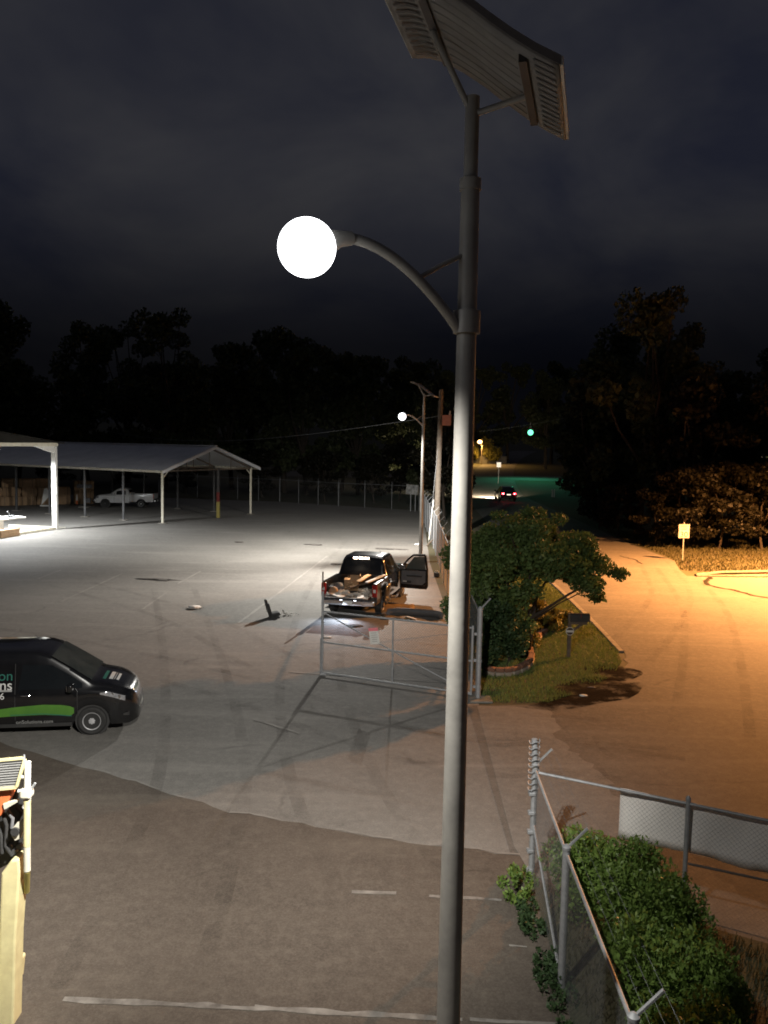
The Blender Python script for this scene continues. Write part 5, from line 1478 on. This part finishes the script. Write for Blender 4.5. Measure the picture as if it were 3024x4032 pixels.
# ================================================================== SODIUM STREET LIGHT right of the frame
sl = thing('street_light', (23.6, 39.2, 0), 0, 'sodium street light on wooden pole beyond the concrete driveway', 'street lamp')
MB().tube([(0, 0, 0), (0, 0, 10.9)], [.16, .11], 12).build('pole', M['wood'], sl, smooth=50)
MB().tube([(0, 0, 9.9), (-.5, -.4, 10.4), (-1.2, -1.0, 10.55)], .03, 8).build('arm', M['galv'], sl, smooth=50)
hd = MB().lathe([(.03, .10), (.12, .07), (.18, 0), (.17, -.05)], 16, (-1.35, -1.1, 10.5)).build('lamp_head', M['greyplastic'], sl, smooth=50)
MB().lathe([(.15, 0), (.13, -.08), (.05, -.12)], 16, (-1.35, -1.1, 10.44)).build('refractor', glow('sodium_glow', (1.0, .55, .16), 12.0), hd, smooth=50)
light('sodium_light', 'SPOT', (-1.35, -1.1, 10.2), SODIUM_P, (1.0, .405, .115), sl, .12, rad(160), .75, (.02, -.16, -1))

# ================================================================== FAR END OF THE STREET
tf = at(2088, 1703, 131)
ts = thing('traffic_light', (tf.x, 131, tf.z), rad(0), 'green traffic signal glowing over the far intersection', 'traffic light')
for k, (c_, nm) in enumerate((('redlens', 'red_lens'), ('yellow', 'amber_lens'))):
    MB().lathe([(.14, 0), (.13, -.04)], 16, (0, -.16, .70 - k * .35), 'y').build(nm, M['plastic'], ts)
MB().box((0, 0, .35), (.42, .28, 1.15)).build('housing', M['plastic'], ts, bevel=.03)
MB().lathe([(.05, -.20), (.30, -.19), (.42, -.10), (.44, 0.0), (.30, .05)], 20, (0, -.18, 0), 'y').build('green_lens', glow('green_signal', (.16, 1.0, .52), 2.2), ts, smooth=60)
MB().tube([(0, 0, .92), (0, 0, 1.6)], .03, 8).build('hanger', M['galv'], ts)
light('signal_glow', 'SPOT', (0, -.8, -.1), 1700, (.12, 1.0, .55), ts, .15, rad(150), .8, (0, -.5, -1))
pts = [Vector((tf.x - 20, 131, hill(0, 131) + 6.3)).lerp(Vector((tf.x + 14, 131, tf.z + 4.5)), i / 16) - Vector((0, 0, 1.0 * math.sin(math.pi * i / 16))) for i in range(17)]
tag(MB().tube([p + Vector((0, .1, 0)) for p in pts], .02, 5).build('span_wire', M['wire'], None, smooth=60), 'thin span wire holding the green traffic signal', 'cable')
wsg = at(1964, 1830, 120)
w_ = thing('roadside_sign', (wsg.x, 120, hill(0, 120)), 0, 'small blank white sign glowing pale by the far street', 'road sign')
MB().box((0, -.04, wsg.z - hill(0, 120)), (.62, .01, .70)).build('plate', glow('glow_sign', (.85, .84, .80), .30), w_)  # light on the plate is put in as its own glow
MB().tube([(0, 0, 0), (0, 0, wsg.z - hill(0, 120) + .3)], .035, 8).build('post', M['galv'], w_)
SOD2 = (1.0, .56, .16)
for px, py, Y, lab in ((1855, 1729, 168, 'distant orange street lamp half hidden by the grey pole'), (1889, 1739, 172, 'distant orange street lamp beside the lit wooden pole')):
    p = at(px, py, Y); zb = hill(p.x, Y)
    q = thing('distant_lamp', (p.x, Y, zb), 0, lab, 'street lamp')
    MB().tube([(.5, 0, 0), (.5, 0, p.z - zb + .6)], .12, 8).build('pole', M['wood'], q)
    MB().tube([(.5, 0, p.z - zb + .2), (0, -.1, p.z - zb + .15)], .05, 6).build('arm', M['galv'], q)
    MB().lathe([(.10, -.38), (.36, -.28), (.46, 0), (.30, .22), (.1, .3)], 16, (0, -.15, p.z - zb)).build('glow_ball', glow('far_sodium', SOD2, 16.0), q, smooth=60)
    light('lamp_light', 'SPOT', (0, -.4, p.z - zb - .5), 2600, SOD2, q, .2, rad(170), .5, (0, 0, -1))
p = at(1893, 1800, 176)
hw_ = thing('low_wall', (p.x, 178, hill(0, 178) - .3), 0, 'low pale wall lit orange by distant street lamps', 'wall')
for i in range(6):
    MB().box((-5.2 + i * 2.0, 0, .9), (1.9, .3, 1.8)).build('panel', M['kerb'], hw_)
for i, x in enumerate((-3.5, -1.5, 1.5, 3.2)):
    shrub('lit_bush', (p.x + x, 175.5 + (i % 2), hill(0, 176)), (1.6, 1.6, 3.2 + (i % 3)), 1800, .42, M['leaf_lamplit'], 'orange lit bush below the distant street lamps', 'bushes below the distant street lamps', cat='bush')
for px, py in ((2108, 1925), (2137, 1937)):
    q = gp(px, py + 8); m_ = thing('marker_post', (q.x, min(q.y, 97), 0), 0, 'short pale roadside marker post right of the driving car', 'post', 'roadside marker posts')
    MB().box((0, 0, .45), (.12, .08, .9)).build('post', M['white'], m_, bevel=.01)
    MB().box((0, -.045, .75), (.09, .01, .12)).build('reflector', M['vinyl'], m_)
# porch glimpsed through the right hand trees
ph = thing('porch_lamp', (33.5, 74, 0), 0, 'bright porch lamp glimpsed through the trees on the right', 'lamp')
MB().tube([(0, 0, 0), (0, 0, 6.6)], .08, 8).build('post', M['white'], ph)
MB().lathe([(.05, -.2), (.16, -.1), (.18, .06), (.08, .18)], 14, (.5, -.3, 6.6)).build('glow_ball', glow('porch_globe', (1, .80, .60), 14.0), ph, smooth=60)
light('porch_light', 'POINT', (.3, -.9, 6.4), 260, (1, .78, .55), ph, .15)

# ================================================================== BOOM LIFT at the left edge
bx0 = Vector((-3.6, 8.2, 0))
bl = thing('boom_lift', bx0, 0, 'pale yellow lift mast with mesh tray and orange panel beside the black van', 'lift')
def bp(px, py, Y=7.2):
    return at(px, py, Y + 1.0) - bx0
def bpoly(pts, Y, depth, name, mat, bevel=.01, parent=bl):
    P = [bp(x, y, Y) for x, y in pts]
    return MB().prism(P, (0, depth, 0)).build(name, mat, parent, bevel=bevel)
# boom with tapered head, foot on the carriage
top = bp(38, 3400); low = bp(10, 4040)
MB().prism([bp(4, 3440), bp(42, 3388), bp(72, 3385), bp(77, 3440), bp(60, 3700), bp(52, 4032), bp(36, 4700), bp(-40, 4700), bp(-14, 4032), bp(-2, 3600)], (0, .22, 0)).build('boom', M['paleyellow'], bl, bevel=.02)
# upright guard tube with sleeve and lower pad
MB().tube([bp(109, 3000), bp(107, 3110)], .034, 14).build('guard_tube', M['white'], bl, smooth=40)
MB().tube([bp(107, 3150), bp(106, 3330)], .037, 14).build('guard_tube', M['paleyellow'], bl, smooth=40)
MB().tube([bp(106, 3332), bp(107, 3428)], .036, 14).build('lower_sleeve', M['cream'], bl, smooth=40)
MB().tube([bp(107, 3430), bp(105, 3510, 7.35)], .030, 14).build('lower_pin', M['yellow'], bl, smooth=40)
MB().box(bp(106, 3120), (.11, .12, .10)).build('clamp', M['cream'], bl, bevel=.02)
MB().tube([bp(118, 3115), bp(139, 3083)], .013, 8).build('lever', M['galv'], bl, smooth=40)
MB().tube([bp(112, 3140), bp(98, 3180)], .03, 10).build('elbow', M['white'], bl, smooth=40)
for y_ in (3059, 3115):
    MB().tube([bp(72, y_), bp(106, y_)], .019, 10).build('rung', M['white'], bl, smooth=40)
# mesh tray: frame plus slats
tray = bpoly([(-60, 3000), (92, 2985), (98, 2992), (64, 3098), (-60, 3110)], 7.22, .015, 'tray_back', M['darksteel'], 0)
n_ = 11
for i in range(n_):
    f = i / (n_ - 1)
    a = (-60, 3003 + f * 98); b = (94 - f * 30, 2990 + f * 102)
    MB().bar(bp(a[0], a[1], 7.17), bp(b[0], b[1], 7.17), .014, .010).build('tray_slat', M['greyvinyl'], tray)
for a, b in (((-60, 2998), (94, 2984)), ((98, 2990), (66, 3098)), ((66, 3100), (-60, 3112))):
    MB().bar(bp(*a, 7.16), bp(*b, 7.16), .03, .025).build('tray_frame', M['paleyellow'], tray)
MB().tube([bp(97, 2998, 7.16), bp(95, 2972, 7.16)], .010, 6).build('corner_pin', M['galv'], tray)
# orange panel, dark machinery, clevis
bpoly([(-60, 3118), (38, 3108), (46, 3128), (18, 3180), (0, 3215), (-60, 3230)], 7.20, .10, 'orange_panel', M['orange'], .01)
bpoly([(10, 3166), (70, 3150), (68, 3160), (16, 3190)], 7.18, .05, 'orange_bracket', M['cream'], .005)
bpoly([(-60, 3100), (64, 3100), (64, 3150), (-60, 3165)], 7.36, .06, 'dark_bulkhead', M['plastic'], .01)
bpoly([(-60, 3180), (92, 3140), (95, 3410), (60, 3390), (-60, 3450)], 7.42, .08, 'machinery_plate', M['plastic'], .01)
cv = bpoly([(90, 3226), (94, 3222), (92, 3268), (80, 3302), (58, 3312), (44, 3290), (48, 3262), (66, 3240)], 7.24, .04, 'clevis', M['cream'], .012)
MB().lathe([(.045, -.025), (.045, .01)], 16, bp(62, 3273, 7.24), 'y').build('pin_hole', M['plastic'], cv)
for k, pts_ in enumerate((((28, 3190), (50, 3222), (46, 3260)), ((10, 3200), (26, 3250), (20, 3330), (48, 3370)), ((-20, 3230), (4, 3290), (8, 3360)), ((60, 3180), (84, 3200), (70, 3230)))):
    MB().tube([bp(x, y, 7.30) for x, y in pts_], .020, 8).build('hose', M['greyplastic'] if k == 0 else M['rubber'], bl, smooth=50)
for x_, y_ in ((26, 3345), (60, 3350), (80, 3330), (10, 3310), (40, 3330)):
    MB().lathe([(.03, -.03), (.03, .03), (.015, .05)], 8, bp(x_, y_, 7.34), 'y').build('fitting', M['darksteel'], bl)
MB().prism([bp(78, 3400, 7.28), bp(94, 3455, 7.28), bp(88, 3466, 7.28), bp(76, 3460, 7.28)], (0, .05, 0)).build('hook', M['cream'], bl, bevel=.008)
MB().bar((-.80, .42, .40), (-.30, .42, .34), .26, .26).build('boom_pivot', M['paleyellow'], bl, bevel=.02)
# carriage on the ground
MB().box((-1.45, .1, .62), (1.7, 1.1, .5)).build('carriage', M['paleyellow'], bl, bevel=.04)
for sx in (-2.0, -.95):
    for sy in (-.55, .75):
        wheel(bl, (sx, sy, .33), .33, .22, 1 if sy > 0 else -1, M['cream'], 5)
